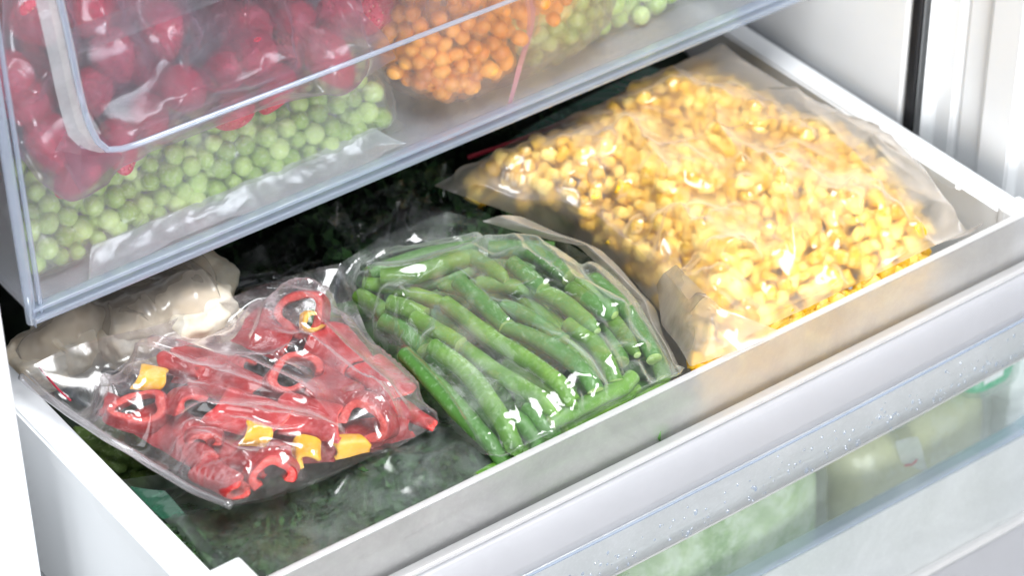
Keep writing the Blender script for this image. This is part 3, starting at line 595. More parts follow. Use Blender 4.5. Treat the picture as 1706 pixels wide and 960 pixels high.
# ------------------------------------------------------------------ green beans
def zp(X, Y): return 540 + X / 2.0433, 330 + Y / 2.0433
fld_b = Field((0.09, -0.02), (0.27, 0.2), -0.03)
bean_n = [0]
def bean(pts, z, r=0.0040, label=None, zoom=True, light=None):
    P = []
    for i, (X, Y) in enumerate(pts):
        u, v = zp(X, Y) if zoom else (X, Y); zi = z[i] if isinstance(z, (tuple, list)) else z; P.append(at(u, v, zi))
    P = spline(P, 22); P[:, 1] = np.maximum(P[:, 1], 0.0035 + r); P[:, 2] -= 0.5 * np.clip(0.016 - P[:, 1], 0, 1) ; bean_n[0] += 1; s = np.linspace(0, 1, 22)
    rad = 0.89 * r * (0.90 + 0.10 * np.sin(s * pi) ** 0.7 + 0.018 * np.sin(s * RNG.uniform(18, 26) + RNG.uniform(0, 6)))
    if bean_n[0] % 3 == 0: rad = rad * (1 - 0.5 * np.clip((s - 0.80) / 0.20, 0, 1) ** 1.6)
    c = P.mean(0)
    root = thing('green_bean', c, label or 'green bean buried in the lower layer of the bean bag', 'green bean', 'green beans in the clear bag')
    o = tube('pod', P - c, rad, 'bean', root, 14, False, 0.035, 0.92)
    T, A, B = frames(P - c)
    for e, sg in ((0, -1), (-1, 1)):
        Vv = [(P - c)[e] + T[e] * sg * 0.0005]; ns = 14
        for k in range(ns): a = 2 * pi * k / ns; Vv.append((P - c)[e] + A[e] * cos(a) * rad[e] * 1.02 + B[e] * sin(a) * rad[e] * 0.95)
        for k in range(ns): a = 2 * pi * k / ns; Vv.append((P - c)[e] + T[e] * sg * 0.0003 + A[e] * cos(a) * rad[e] * 0.6 + B[e] * sin(a) * rad[e] * 0.55)
        Ff = [(0, ns + 1 + k, ns + 1 + (k + 1) % ns) for k in range(ns)] + [(1 + k, 1 + (k + 1) % ns, ns + 1 + (k + 1) % ns, ns + 1 + k) for k in range(ns)]
        mesh('cut_end', Vv, Ff, 'bean_cut', root)
    for p in P: fld_b.sphere(p, r)
    return root
B_ = [
 ([(410, 355), (560, 470), (720, 570), (885, 700)], 0.009, 0.0042, 'longest bright green bean running through the middle of the bag'),
 ([(612, 440), (720, 480), (830, 545), (935, 640)], 0.009, 0.0044, 'curved bright green bean just beyond the longest middle bean'),
 ([(455, 495), (580, 590), (700, 660), (835, 745)], 0.005, 0.0043, 'dull green bean just in front of the longest middle bean'),
 ([(370, 505), (480, 590), (575, 710), (675, 870)], [0.008, 0.007, 0.004, -0.002], 0.0047, 'long bent bean reaching down to the drawer front'),
 ([(275, 530), (390, 650), (505, 775), (615, 880)], [0.002, 0.001, -0.002, -0.006], 0.0045, 'frosted pale bean along the pepper side of the bag'),
 ([(300, 560), (430, 680), (560, 830)], [0.0, 0.001, -0.004], 0.0042, 'frosted bean between the pepper side bean and the long bent bean'),
 ([(308, 405), (380, 450), (465, 500)], 0.008, 0.0044, 'short bean piece in front of the end of the longest bean'),
 ([(222, 355), (280, 375), (345, 400)], 0.008, 0.0044, 'short yellowish green bean piece near the pepper ring'),
 ([(135, 292), (230, 305), (330, 335), (425, 365)], 0.004, 0.0040, 'thin bean below the thick back bean, ending at the pepper side'),
 ([(195, 272), (300, 262), (400, 230), (495, 205)], [0.010, 0.011, 0.010, 0.008], 0.0052, 'thick bean lying across the back of the bag'),
 ([(290, 305), (410, 275), (520, 240)], 0.004, 0.0042, 'brownish green bean tucked under the thick back bean'),
 ([(492, 195), (560, 235), (622, 285)], 0.009, 0.0042, 'short light bean at the inner end of the thick back bean'),
 ([(640, 220), (690, 265), (745, 310)], 0.010, 0.0044, 'light bean stub in the back corner towards the corn'),
 ([(458, 285), (530, 350), (622, 440)], 0.010, 0.0046, 'deep green bean whose frosty end sticks up at the back'),
 ([(395, 295), (480, 315), (560, 350)], 0.003, 0.0036, 'dim bean lying under the deep green back bean'),
 ([(520, 292), (620, 300), (735, 320)], 0.006, 0.0042, 'greyish bean lying level behind the middle beans'),
 ([(610, 368), (700, 410), (815, 490)], 0.007, 0.0043, 'bean beyond the curved bright bean with a rounded tip'),
 ([(720, 310), (820, 360), (930, 455)], 0.008, 0.0044, 'long dark bean on the corn side of the bag'),
 ([(830, 430), (920, 500), (990, 610)], 0.005, 0.0045, 'dark bean sloping to the corn side front corner'),
 ([(560, 175), (700, 185), (835, 270)], 0.006, 0.0050, 'thick dim bean bent along the back seam'),
 ([(890, 345), (940, 370), (990, 400)], 0.008, 0.0052, 'wide short bean piece close to the corn bag'),
 ([(950, 420), (985, 470), (1010, 560)], 0.000, 0.0044, 'bean half hidden at the corn side edge of the bag'),
 ([(812, 775), (900, 705), (980, 650), (1050, 590)], [0.004, 0.005, 0.005, 0.003], 0.0042, 'frosty bean lying crosswise over the others at the front'),
 ([(860, 790), (960, 730), (1100, 640)], [-0.001, 0.0, 0.0], 0.0042, 'bean pressed against the drawer front parallel to the crosswise one'),
 ([(640, 740), (700, 790), (770, 860)], [-0.001, -0.003, -0.005], 0.0042, 'dark bean beside the tip of the long bent bean'),
 ([(690, 715), (770, 770), (850, 810)], 0.0, 0.0042, 'olive green bean in the front gap of the bag'),
 ([(115, 330), (180, 370), (260, 440)], 0.001, 0.0043, 'bean under the folded film beside the pepper ring'),
 ([(200, 420), (270, 455), (340, 520)], 0.003, 0.0046, 'bean curving under a film crease at the pepper side'),
 ([(150, 260), (330, 200), (520, 165)], 0.002, 0.0042, 'dark bean behind the thick back bean'),
 ([(760, 400), (850, 480), (960, 600)], 0.000, 0.0042, 'shaded bean between the two dark corn side beans'),
 ([(660, 330), (760, 420), (860, 560)], 0.001, 0.0042, 'shaded bean under the one with the rounded tip'),
 ([(880, 640), (960, 690), (1040, 700)], -0.004, 0.0042, 'bean under the crosswise frosty bean'),
]
for a in B_: bean(*a)
for q, z, lab in (([(950, 480), (1010, 525), (1062, 592)], 0.003, 'bean under the bright film streaks on the corn side'), ([(990, 465), (1045, 520), (1090, 598)], -0.001, 'bean along the corn side seam'), ([(1035, 520), (1075, 570), (1106, 622)], -0.006, 'bean in the corner of drawer front and corn bag'), ([(925, 560), (975, 600), (1025, 645)], 0.0, 'bean under the crosswise frosty one near the corner'), ([(900, 440), (960, 470), (1010, 515)], -0.003, 'shaded bean close behind the wide short piece')): bean(q, z, 0.0043, lab, False)
for k in range(15):
    x = RNG.uniform(200, 800); y0 = 250 + (x - 200) * 0.30 + RNG.uniform(-40, 200)
    bean([(x, y0), (x + 110, y0 + 80), (x + 210, y0 + 170)], RNG.uniform(-0.016, -0.010), 0.0044)
hv, hf = [], []
for k in range(90):
    c = np.array([RNG.uniform(0.128, 0.222), RNG.uniform(0.015, 0.135), RNG.uniform(-0.028, -0.014)]); c[0] = 0.128 + (c[0] - 0.128) * 1.0; a_ = RNG.normal() * 0.4 - 0.75; l_ = RNG.uniform(0.014, 0.024)
    Q = np.array([c + l_ * t * np.array([cos(a_), sin(a_), 0]) for t in np.linspace(-1, 1, 5)]); T_, A_, B2 = frames(Q); b0 = len(hv)
    for i in range(5):
        for q in range(8): hv.append(Q[i] + 0.0042 * (A_[i] * cos(q * pi / 4) + B2[i] * sin(q * pi / 4)))
    hf += [(b0 + i * 8 + q, b0 + i * 8 + (q + 1) % 8, b0 + (i + 1) * 8 + (q + 1) % 8, b0 + (i + 1) * 8 + q) for i in range(4) for q in range(8)] + [tuple(b0 + q for q in range(8)), tuple(b0 + 32 + q for q in range(8))]
tag(mesh('bean_heap', hv, hf, 'bean'), 'dark mass of green beans filling the bottom of their bag', 'green beans', kind='stuff')
def wbean(P, r, label):
    global at
    keep = at; at = lambda a, b, c=0, ax=2: np.array(a); o = bean([(p, 0) for p in P], 0, r, label, False); at = keep; return o
for k, (x, z, l) in enumerate([(0.140, -0.008, 0.05), (0.190, -0.010, 0.05), (0.150, -0.018, 0.055), (0.200, -0.020, 0.05), (0.170, -0.028, 0.06)]):
    wbean([(x - l / 2, 0.0085, z), (x, 0.0095, z - 0.001), (x + l / 2, 0.0085, z + 0.001)], 0.0043, ['bean blurred behind the frosted panel near the peppers', 'bean blurred behind the frosted panel near the corn', 'second bean down behind the frosted panel', 'second bean down behind the panel near the corn', 'lowest bean behind the frosted panel'][k])
bean_l = px([(824, 784, -0.010), (768, 745, -0.016), (712, 692, -0.017), (668, 642, -0.016), (625, 588, -0.012), (600, 542, -0.008), (582, 495, -0.003), (556, 448, 0.003)])
bean_b = px([(556, 448, 0.003), (640, 398, 0.003), (742, 354, 0.004), (800, 366, 0.003), (880, 372, 0.002)])
bean_r = px([(1132, 632, -0.008), (1122, 605, -0.014), (1098, 552, -0.016), (1062, 498, -0.014), (1010, 446, -0.008), (950, 405, -0.002), (880, 372, 0.002)])
bean_f = [np.array([x, 0.0045 - 0.0112 * x, 0.0]) for x in np.linspace(bean_l[0][0], bean_r[0][0], 8)]
bean_l[0] = bean_f[0]; bean_r[0] = bean_f[-1]
bag = thing('bean_bag', (0.17, 0.07, -0.03), 'clear crinkled bag of cut green beans in the middle of the open drawer', 'bag')
fld_b.close(11, 8, 0.0010)
P = drape(wavy(coons(bean_l, bean_r, bean_f, bean_b, 110, 130), 0.0015, 2), fld_b, (1.09, 1.08), 80, seed=3, nz=0.003, nscale=70, g=-0.00004, stiff=0.05)
creases(P, 22, 2, pang(600, 500, 800, 720), 0.8, (0.0008, 0.0022), (0.012, 0.04), (0.0014, 0.004))
for q in ([(590, 470), (600, 540), (640, 600), (700, 660)], [(600, 450), (700, 400), (800, 385)], [(640, 545), (668, 520), (660, 590)], [(960, 430), (1040, 510), (1090, 580)], [(720, 720), (760, 745), (800, 770)], [(900, 430), (950, 500), (1020, 560)], [(850, 410), (880, 470), (960, 520)]): pfold(P, q, 0.005, 0.0045, 0.0016, 0.006)
under(sheet('film', P, 'film_bean', bag), bag)
P2 = coons(bean_l, bean_r, bean_f, bean_b, 20, 20); e = np.sin(np.linspace(0, pi, 20)); P2[..., 2] -= 0.03 * np.sqrt(np.outer(e, e)); under(sheet('under_film', P2, 'film_dark', bag), bag)

ff = coons(px([(800, 372, 0.004), (958, 412, 0.002), (1060, 500, -0.004), (1124, 612, -0.006)]), px([(872, 362, 0.002), (1000, 420, 0.0), (1088, 512, -0.010), (1140, 630, -0.012)]), px([(800, 372, 0.004), (836, 362, 0.008), (872, 362, 0.002)]), px([(1124, 612, -0.006), (1132, 618, -0.004), (1140, 630, -0.012)]), 20, 60)
ff = wavy(ff, 0.0015, 9, 120); under(sheet('film_flap', ff, 'film_cream', bag), bag)  # clear film in a cream tint that stands in for tan reflections

# ------------------------------------------------------------------ peppers
fld_p = Field((-0.03, 0.0), (0.17, 0.2), lambda X, Y: -0.020 + 0.012 * np.clip(np.sin(pi * np.clip((X + 0.005) / 0.14, 0, 1)), 0, 1))
def pepper(c, r, length, axis, roll=0.0, arc=1.0, wall=0.0030, flat=0.8, yellow=False, label='', seed=0, taper=0.85):
    if yellow: wall = 0.0019
    nu, nl = 26, 9; rg = np.random.default_rng(seed + 100); full = arc >= 0.99
    th = np.linspace(0, 2 * pi * arc, nu, endpoint=not full); ls = np.linspace(-0.5, 0.5, nl) * length
    ph = rg.uniform(0, 6, 4); lob = rg.choice([2, 3, 4]); out = []
    for k, off in ((0, 0.0), (1, wall)):
        g = np.zeros((nu, nl, 3))
        for j, l in enumerate(ls):
            tp = 1 + (taper - 1) * (l / length + 0.5)
            R_ = r * tp * (1 + 0.07 * np.sin(lob * th + ph[0]) + 0.02 * np.sin(5 * th + ph[1])) - off * (1.25 + 0.18 * np.sin(3 * th + ph[2]))
            g[:, j, 0] = R_ * np.cos(th + roll); g[:, j, 1] = R_ * flat * np.sin(th + roll)
            end = abs(l / length) * 2; g[:, j, 2] = l + (0.05 * length + 0.0008) * np.sin(2 * th + ph[3]) * end + rg.normal(size=nu) * 0.00012 * (j in (0, nl - 1))
        out.append(g)
    V = np.vstack([out[0].reshape(-1, 3), out[1].reshape(-1, 3)]); N = nu * nl
    fo = grid_faces(nu, nl, full); Fc = [tuple(q) for q in fo]; mi = [0] * len(Fc)
    fi = [tuple(q[::-1] + N) for q in fo]; Fc += fi; mi += [1] * len(fi)
    for i in range(nu if full else nu - 1):
        k = (i + 1) % nu
        for j, s in ((0, 1), (nl - 1, -1)):
            q = (i * nl + j, k * nl + j, N + k * nl + j, N + i * nl + j); Fc.append(q[::-1] if s > 0 else q); mi.append(1)
    if not full:
        for i in (0, nu - 1):
            for j in range(nl - 1): Fc.append((i * nl + j, i * nl + j + 1, N + i * nl + j + 1, N + i * nl + j)); mi.append(1)
    V = V + (V / (np.linalg.norm(V, axis=1)[:, None] + 1e-9)) * (0.0007 * vnoise(V, 420, seed, 3))[:, None]
    q = Vector(axis).to_track_quat('Z', 'Y')
    mats = ['yellow_skin', 'yellow_flesh'] if yellow else ['pepper_skin', 'pepper_flesh']
    o = mesh('yellow_pepper_piece' if yellow else 'red_pepper_piece', V, Fc, None, None, True, mats, mi, subsurf=1)
    o.location = c; o.rotation_mode = 'QUATERNION'; o.rotation_quaternion = q
    tag(o, label, 'pepper', 'yellow pepper pieces' if yellow else 'red pepper pieces')
    Rm_ = np.array(q.to_matrix()); Wv = out[0].reshape(-1, 3) @ Rm_.T + c
    for p in Wv[::2]: fld_p.sphere(p, 0.0016)
    return o
VIEW = (CP - np.array([0.06, 0.1, 0])); VIEW /= np.linalg.norm(VIEW)
def dirpx(u, v, du, dv, z=0.0, dz=0.0):
    d = at(u + du, v + dv, z) - at(u, v, z); d /= np.linalg.norm(d); d[2] += dz; return d / np.linalg.norm(d)
def pp(u, v, z, r, length, axis=None, **k): pepper(at(u, v, z), r, length, VIEW if axis is None else axis, **k)
VU = tuple(VIEW * 0.9 + np.array([0, 0, 0.35]))
def vtilt(du, dv, k=0.5): d = dirpx(400, 650, du, dv); return tuple(VIEW + k * d)
L = [
 dict(u=503, v=525, z=0.006, r=0.0130, length=0.008, axis=vtilt(-30, -20, 0.35), flat=0.95, label='large red pepper ring at the back holding a yellow ring', wall=0.0032),
 dict(u=520, v=536, z=0.008, r=0.0058, length=0.005, axis=vtilt(30, 10, 0.3), yellow=True, flat=0.8, label='small yellow ring inside the large red pepper ring', wall=0.0024, arc=0.75, roll=1.0),
 dict(u=565, v=592, z=-0.002, r=0.0120, length=0.026, axis=dirpx(555, 585, 60, 55, 0, -0.1), label='red pepper tube running on behind the large ring', flat=0.55, arc=0.5, roll=0.1),
 dict(u=640, v=640, z=-0.004, r=0.0100, length=0.028, axis=dirpx(600, 620, 60, 45), label='dark red pepper piece along the seam beside the beans', flat=0.6, arc=0.5, roll=0.1),
 dict(u=232, v=684, z=0.003, r=0.0145, length=0.007, axis=vtilt(0, -30, 0.55), flat=0.62, label='open flattened red pepper ring nearest the zip edge', wall=0.0036, roll=0.0),
 dict(u=190, v=676, z=0.000, r=0.006, length=0.008, axis=dirpx(232, 684, 40, 10), flat=0.7, label='small red pepper bit at the zip side of the flattened ring', arc=0.6),
 dict(u=312, v=676, z=0.003, r=0.0105, length=0.016, axis=dirpx(310, 672, 25, 40, 0, 0.5), flat=0.6, label='folded red pepper chunk beside the flattened ring', arc=0.45, roll=0.4, wall=0.0035),
 dict(u=255, v=633, z=0.004, r=0.0080, length=0.012, axis=dirpx(255, 633, 50, 10), yellow=True, flat=0.6, label='yellow pepper strip behind the flattened red ring', arc=0.45, roll=0.4),
 dict(u=300, v=612, z=0.004, r=0.0050, length=0.018, axis=dirpx(300, 612, 60, 18), label='narrow red pepper strip sticking up behind the yellow strip', arc=0.55, roll=0.2),
 dict(u=385, v=645, z=-0.002, r=0.012, length=0.032, axis=dirpx(385, 640, 60, 25), label='long red pepper piece in the middle of the bag', arc=0.42, roll=0.3, flat=0.6),
 dict(u=490, v=628, z=0.003, r=0.0145, length=0.010, axis=vtilt(10, -30, 0.5), flat=0.7, label='wide open red pepper half in front of the large ring', wall=0.0036, arc=0.85, roll=-0.6),
 dict(u=450, v=565, z=-0.001, r=0.012, length=0.024, axis=dirpx(455, 560, 50, 25), label='frosty red pepper piece under the large ring', arc=0.42, roll=0.4, flat=0.6),
 dict(u=420, v=695, z=0.002, r=0.0125, length=0.030, axis=dirpx(420, 690, 60, 15), label='flat red pepper slice crossing the middle of the bag', arc=0.36, roll=0.8, flat=0.55),
 dict(u=520, v=702, z=0.001, r=0.0125, length=0.026, axis=dirpx(520, 700, 60, 12), label='flat red pepper slice next to the wide open half', arc=0.36, roll=0.8, flat=0.55),
 dict(u=340, v=740, z=0.002, r=0.0090, length=0.008, axis=vtilt(20, 30, 0.6), label='small arched red pepper bit below the folded chunk', arc=0.5, roll=-0.3, wall=0.0032),
 dict(u=432, v=726, z=0.002, r=0.0068, length=0.011, axis=dirpx(432, 728, 60, 10), yellow=True, label='yellow pepper bit under the flat red slices', arc=0.42, roll=0.7),
 dict(u=368, v=797, z=0.001, r=0.0075, length=0.024, axis=dirpx(365, 795, 60, 45, 0, 0.15), label='bright rolled red pepper strip at the front corner', arc=0.8, roll=0.9, flat=0.7, wall=0.0028),
 dict(u=335, v=762, z=0.001, r=0.0062, length=0.014, axis=dirpx(335, 760, 30, 30, 0, 0.2), label='light red pepper end above the rolled strip', arc=0.55, roll=0.4),
 dict(u=452, v=790, z=0.000, r=0.0110, length=0.010, axis=vtilt(10, 30, 0.55), label='arched red pepper ring at the front edge', arc=0.68, roll=-0.5, flat=0.85, wall=0.0034),
 dict(u=514, v=757, z=-0.001, r=0.0066, length=0.012, axis=dirpx(518, 765, 10, 60), yellow=True, label='yellow pepper piece standing at the front edge', arc=0.5, roll=0.4),
 dict(u=582, v=744, z=-0.006, r=0.0058, length=0.014, axis=dirpx(590, 762, 60, -10), yellow=True, label='yellow pepper bit lying flat near the front seam', arc=0.42, roll=0.6),
 dict(u=608, v=702, z=0.000, r=0.0130, length=0.010, axis=vtilt(-20, 10, 0.45), label='curved red pepper ring at the bean side corner', arc=0.78, roll=-1.6, flat=0.85, wall=0.0036),
 dict(u=685, v=692, z=-0.007, r=0.0060, length=0.022, axis=dirpx(685, 690, 60, 28), label='pointed red pepper strip in the tip of the bag', arc=0.5, roll=0.3, taper=0.5),
 dict(u=645, v=722, z=-0.010, r=0.0085, length=0.020, axis=dirpx(650, 720, 60, -15), label='red pepper piece under the curved corner ring', arc=0.4, roll=0.5, flat=0.6),
 dict(u=560, v=655, z=-0.003, r=0.0105, length=0.024, axis=dirpx(560, 650, 60, 30), label='dark red pepper piece between the wide half and the beans', arc=0.42, roll=0.3, flat=0.6),
 dict(u=400, v=750, z=-0.008, r=0.013, length=0.034, axis=dirpx(400, 745, 60, 20), label='shaded red pepper piece below the yellow bit', arc=0.45, roll=0.3, flat=0.6),
 dict(u=290, v=722, z=-0.008, r=0.012, length=0.034, axis=dirpx(285, 720, 60, 40), label='shaded red pepper piece under the flattened ring', arc=0.45, roll=0.3, flat=0.6),
 dict(u=500, v=742, z=-0.009, r=0.013, length=0.034, axis=dirpx(500, 735, 60, 0), label='shaded red pepper piece behind the standing yellow one', arc=0.45, roll=0.3, flat=0.6),
 dict(u=355, v=618, z=-0.008, r=0.012, length=0.032, axis=dirpx(355, 615, 60, 10), label='shaded red pepper piece behind the long middle one', arc=0.45, roll=0.3, flat=0.6),
 dict(u=580, v=735, z=-0.010, r=0.011, length=0.030, axis=dirpx(580, 735, 60, -10), label='shaded red pepper piece under the front seam', arc=0.45, roll=0.3, flat=0.6),
]
for i, d in enumerate(L): pp(seed=i, **d)
pep_l = px([(386, 846, -0.004), (330, 822, -0.004), (240, 770, -0.002), (150, 715, 0.0), (80, 668, 0.002), (36, 628, 0.004)])
pep_b = px([(36, 628, 0.004), (90, 598, 0.008), (150, 572, 0.012), (240, 545, 0.008), (340, 512, 0.007), (440, 480, 0.007), (520, 455, 0.006), (566, 444, 0.004)])
pep_r = px([(738, 706, -0.008), (690, 650, -0.006), (640, 600, -0.005), (605, 550, -0.003), (584, 500, 0.0), (566, 444, 0.004)])
pep_f = px([(386, 846, -0.004), (450, 832, -0.006), (560, 785, -0.008), (660, 745, -0.009), (738, 706, -0.008)])
bag = thing('pepper_bag', (0.06, 0.1, -0.03), 'clear zip bag of red and yellow pepper pieces with crumpled shiny film', 'bag')
fld_p.close(13, 8, 0.0012)
P = drape(wavy(coons(pep_l, pep_r, pep_f, pep_b, 130, 120), 0.0018, 3), fld_p, (1.06, 1.08), 90, seed=12, nz=0.004, nscale=60, g=-0.00006, stiff=0.06)
creases(P, 14, 6, pang(200, 620, 500, 700), 0.5, (0.001, 0.0026), (0.02, 0.06), (0.002, 0.005))
for q, h in (([(100, 640), (160, 600), (240, 612), (330, 640), (420, 668), (520, 690)], 0.004), ([(170, 590), (300, 600), (400, 630), (520, 680), (560, 712)], 0.0045), ([(290, 710), (380, 712), (440, 722), (540, 728)], 0.004), ([(260, 730), (350, 750), (420, 790), (440, 830)], 0.0035), ([(390, 770), (430, 745), (500, 738), (560, 715)], 0.004), ([(455, 495), (540, 560), (630, 640), (720, 700)], 0.0045), ([(440, 560), (540, 600), (620, 660), (700, 710)], 0.004), ([(560, 712), (550, 760), (560, 780)], 0.003), ([(140, 600), (180, 650), (200, 690)], 0.004), ([(190, 595), (220, 640), (230, 660)], 0.003), ([(450, 500), (430, 560), (415, 590)], 0.003)): pfold(P, q, 0.008, h * 1.45, 0.0018, 0.0065)
under(sheet('film', P, 'film_pepper', bag), bag)
P2 = coons(pep_l, pep_r, pep_f, pep_b, 20, 20); P2[..., 2] -= 0.022 * np.sqrt(np.outer(e, e)); under(sheet('under_film', P2, 'film_dark', bag), bag)
zl = spline(pep_l, 40) + np.array([0, 0, 0.001]); under(tube('zip_lock', zl + 0.0006 * np.stack([vnoise(zl, 120, 5, 2)] * 3, 1), 0.0016, 'film_zip', bag, 10), bag)
under(tag(tube('zip_strip', spline(px([(62, 608, 0.004), (82, 632, 0.003), (100, 652, 0.002), (118, 668, 0.001)]), 20), 0.00045, 'zip_red', bag, 6), 'thin red zip line'), bag)

# ------------------------------------------------------------------ leafy stuff
def leaves(name, mat, fn, n, size, seed, label, cat, base=None):
    r = np.random.default_rng(seed); V, Fc = [], []
    for i in range(n):
        c = fn(r); nrm = r.normal(size=3) * 0.6 + np.array([-0.15, -0.3, 0.8]); nrm /= np.linalg.norm(nrm)
        a = np.cross(nrm, r.normal(size=3)); a /= np.linalg.norm(a); b = np.cross(nrm, a); s = size * r.uniform(0.5, 1.4); l = s * r.uniform(0.8, 1.5); k = len(V); cu = r.uniform(-0.4, 0.4) * s
        V += [c - a * l, c - b * s * 0.6 + nrm * cu, c + b * s * 0.6 + nrm * cu, c + a * l * 0.5 + b * s * 0.45, c + a * l * 0.5 - b * s * 0.45, c + a * l]
        Fc += [(k, k + 1, k + 2), (k + 1, k + 4, k + 3, k + 2), (k + 4, k + 5, k + 3)]
    if base is not None:
        (x0, x1, y0, y1, zf) = base; xs_, ys_ = np.linspace(x0, x1, 40), np.linspace(y0, y1, 40); X_, Y_ = np.meshgrid(xs_, ys_, indexing='ij')
        B0 = np.stack([X_, Y_, zf(X_, Y_) + 0.0012 * vnoise(np.stack([X_, Y_], -1), 300, seed, 3)], -1).reshape(-1, 3); k = len(V); V += list(B0); Fc += [tuple(q + k) for q in grid_faces(40, 40)]
    return tag(mesh(name, V, Fc, mat), label, cat, kind='stuff')
def herb_h(x, y): return -0.0145 - 0.05 * np.clip(0.012 - x, 0, 1) * 10 - 2.5 * np.clip(y - 0.06, 0, 1) * 0.15 + 0.003 * np.sin(x * 60 + y * 40) + 0.002 * np.sin(x * 130 - y * 90)
def hfn(r):
    x = r.uniform(0.004, 0.135)
    if r.uniform() < 0.25: return np.array([x, r.uniform(0.006, 0.009), r.uniform(-0.05, -0.013)])
    y = r.uniform(0.004, 0.115); return np.array([x, y, float(herb_h(x, y)) - abs(r.normal()) * 0.004 - 0.001])
leaves('chopped_herbs', 'herb', hfn, 7000, 0.0016, 3, 'dark green chopped herbs frozen in the bag under the peppers', 'herbs', (0.002, 0.137, 0.003, 0.118, lambda X, Y: herb_h(X, Y) - 0.005))
fld_h = Field((-0.02, -0.02), (0.17, 0.16), lambda X, Y: herb_h(X, Y))
h_l = px([(350, 985, -0.022), (330, 940, -0.020), (275, 870, -0.019), (205, 800, -0.018)])
h_b = px([(205, 800, -0.018), (270, 790, -0.020), (400, 800, -0.023), (560, 750, -0.024), (700, 700, -0.024)])
h_r = [np.array([0.134, 0.0040, -0.010])] + px([(800, 740, -0.018), (700, 700, -0.024)])
h_f = [np.array([x, 0.0035 - 0.001, -0.012]) for x in np.linspace(h_l[0][0], 0.134, 8)]; h_l[0] = h_f[0]; h_r[0] = h_f[-1]
bag = thing('herb_bag', (0.07, 0.04, -0.05), 'frosted bag of dark green herbs lying under the pepper bag at the front', 'bag')
P = drape(wavy(coons(h_l, h_r, h_f, h_b, 90, 80), 0.0012, 6), fld_h, (1.04, 1.05), 90, seed=8, nz=0.003, nscale=90)
creases(P, 18, 16, pang(300, 900, 600, 780), 0.7, (0.0006, 0.002), (0.012, 0.04), (0.001, 0.003))
under(sheet('film', P, 'film_herb', bag), bag)
gp = coons(px([(215, 812, -0.0165), (270, 865, -0.018)]), px([(275, 820, -0.013), (312, 862, -0.015)]), px([(215, 812, -0.0165), (275, 820, -0.013)]), px([(270, 865, -0.018), (312, 862, -0.015)]), 10, 10)
gp[..., 2] += 0.0012 * vnoise(gp[..., :2], 120, 4, 2); under(tag(sheet('printed_corner', gp, 'film_green', bag), 'emerald green corner of the film'), bag)
lf = mesh('loose_leaf', [at(596, 783, -0.009), at(605, 779, -0.0085), at(615, 786, -0.0085), at(606, 787, -0.009)], [(0, 1, 2, 3)], 'herb'); lf.location = (0, 0, 0)
tag(lf, 'tiny dark green leaf scrap lying on the herb bag', 'leaf'); md = lf.modifiers.new('t', 'SOLIDIFY'); md.thickness = 0.0006
# green floret in the drawer corner
def floret(name, c, r, mat, seed, label, cat, group=None, sc=(1, 1, 0.8), amp=0.28, ns=4.0):
    me = blob(name + '_mesh', mat, 5, sc, amp, ns, seed); o = bpy.data.objects.new(name, me); link(o); o.location = c; o.scale = (r,) * 3; return tag(o, label, cat, group)
floret('broccoli_floret', at(165, 762, -0.030) + [0.006, 0, 0], 0.016, 'floret', 2, 'olive green floret down beside the white drawer wall', 'broccoli', amp=0.3, ns=7)
floret('broccoli_floret', at(225, 785, -0.038) + [0.004, 0, 0], 0.016, 'floret', 5, 'olive green floret under the zip edge of the pepper bag', 'broccoli', amp=0.3, ns=7)
# cream coloured pieces behind the peppers
fld_k = Field((-0.03, 0.08), (0.14, 0.32), -0.02)
for i, (u, v, z, r, lab) in enumerate([(315, 525, -0.004, 0.020, 'largest pale cream lump at the end of the beige bag'), (225, 560, -0.006, 0.018, 'pale cream lump in the middle of the beige bag'), (130, 560, -0.008, 0.018, 'beige lump just under the clear drawer corner'), (330, 470, -0.008, 0.017, 'beige lump furthest back in the beige bag'), (70, 600, -0.014, 0.016, 'beige lump in the end of the bag at the white rim'), (230, 500, -0.012, 0.018, 'beige lump in the shade of the clear drawer'), (390, 560, -0.014, 0.014, 'small cream lump touching the pepper bag')]):
    c = at(u, v, z); floret('cauliflower_piece', c, r, 'cream', i, lab, 'cauliflower', 'pieces in the beige bag', (1, 1, 0.75), 0.13, 6.0)
    fld_k.sphere(c, r * 0.82)
bag = thing('beige_bag', (0.05, 0.16, -0.03), 'thin plastic bag of cream coloured pieces behind the peppers', 'bag')
k_l = px([(26, 580, -0.004), (40, 610, -0.008), (62, 640, -0.010)]); k_r = px([(330, 440, -0.002), (392, 497, -0.008), (418, 592, -0.012)])
k_f = px([(26, 580, -0.004), (100, 535, -0.002), (200, 490, -0.004), (330, 440, -0.002)]); k_b = px([(62, 640, -0.010), (200, 610, -0.010), (418, 592, -0.012)])
fld_k.close(14, 8, 0.0015)
P = drape(wavy(coons(k_l, k_r, k_f, k_b, 90, 60), 0.0018, 4), fld_k, (1.06, 1.06), 90, seed=21, nz=0.003, nscale=90, g=-0.00008)
creases(P, 14, 26, pang(100, 560, 160, 640), 0.5, (0.001, 0.003), (0.015, 0.04), (0.001, 0.003))
under(sheet('film', P, 'film_cream', bag), bag)
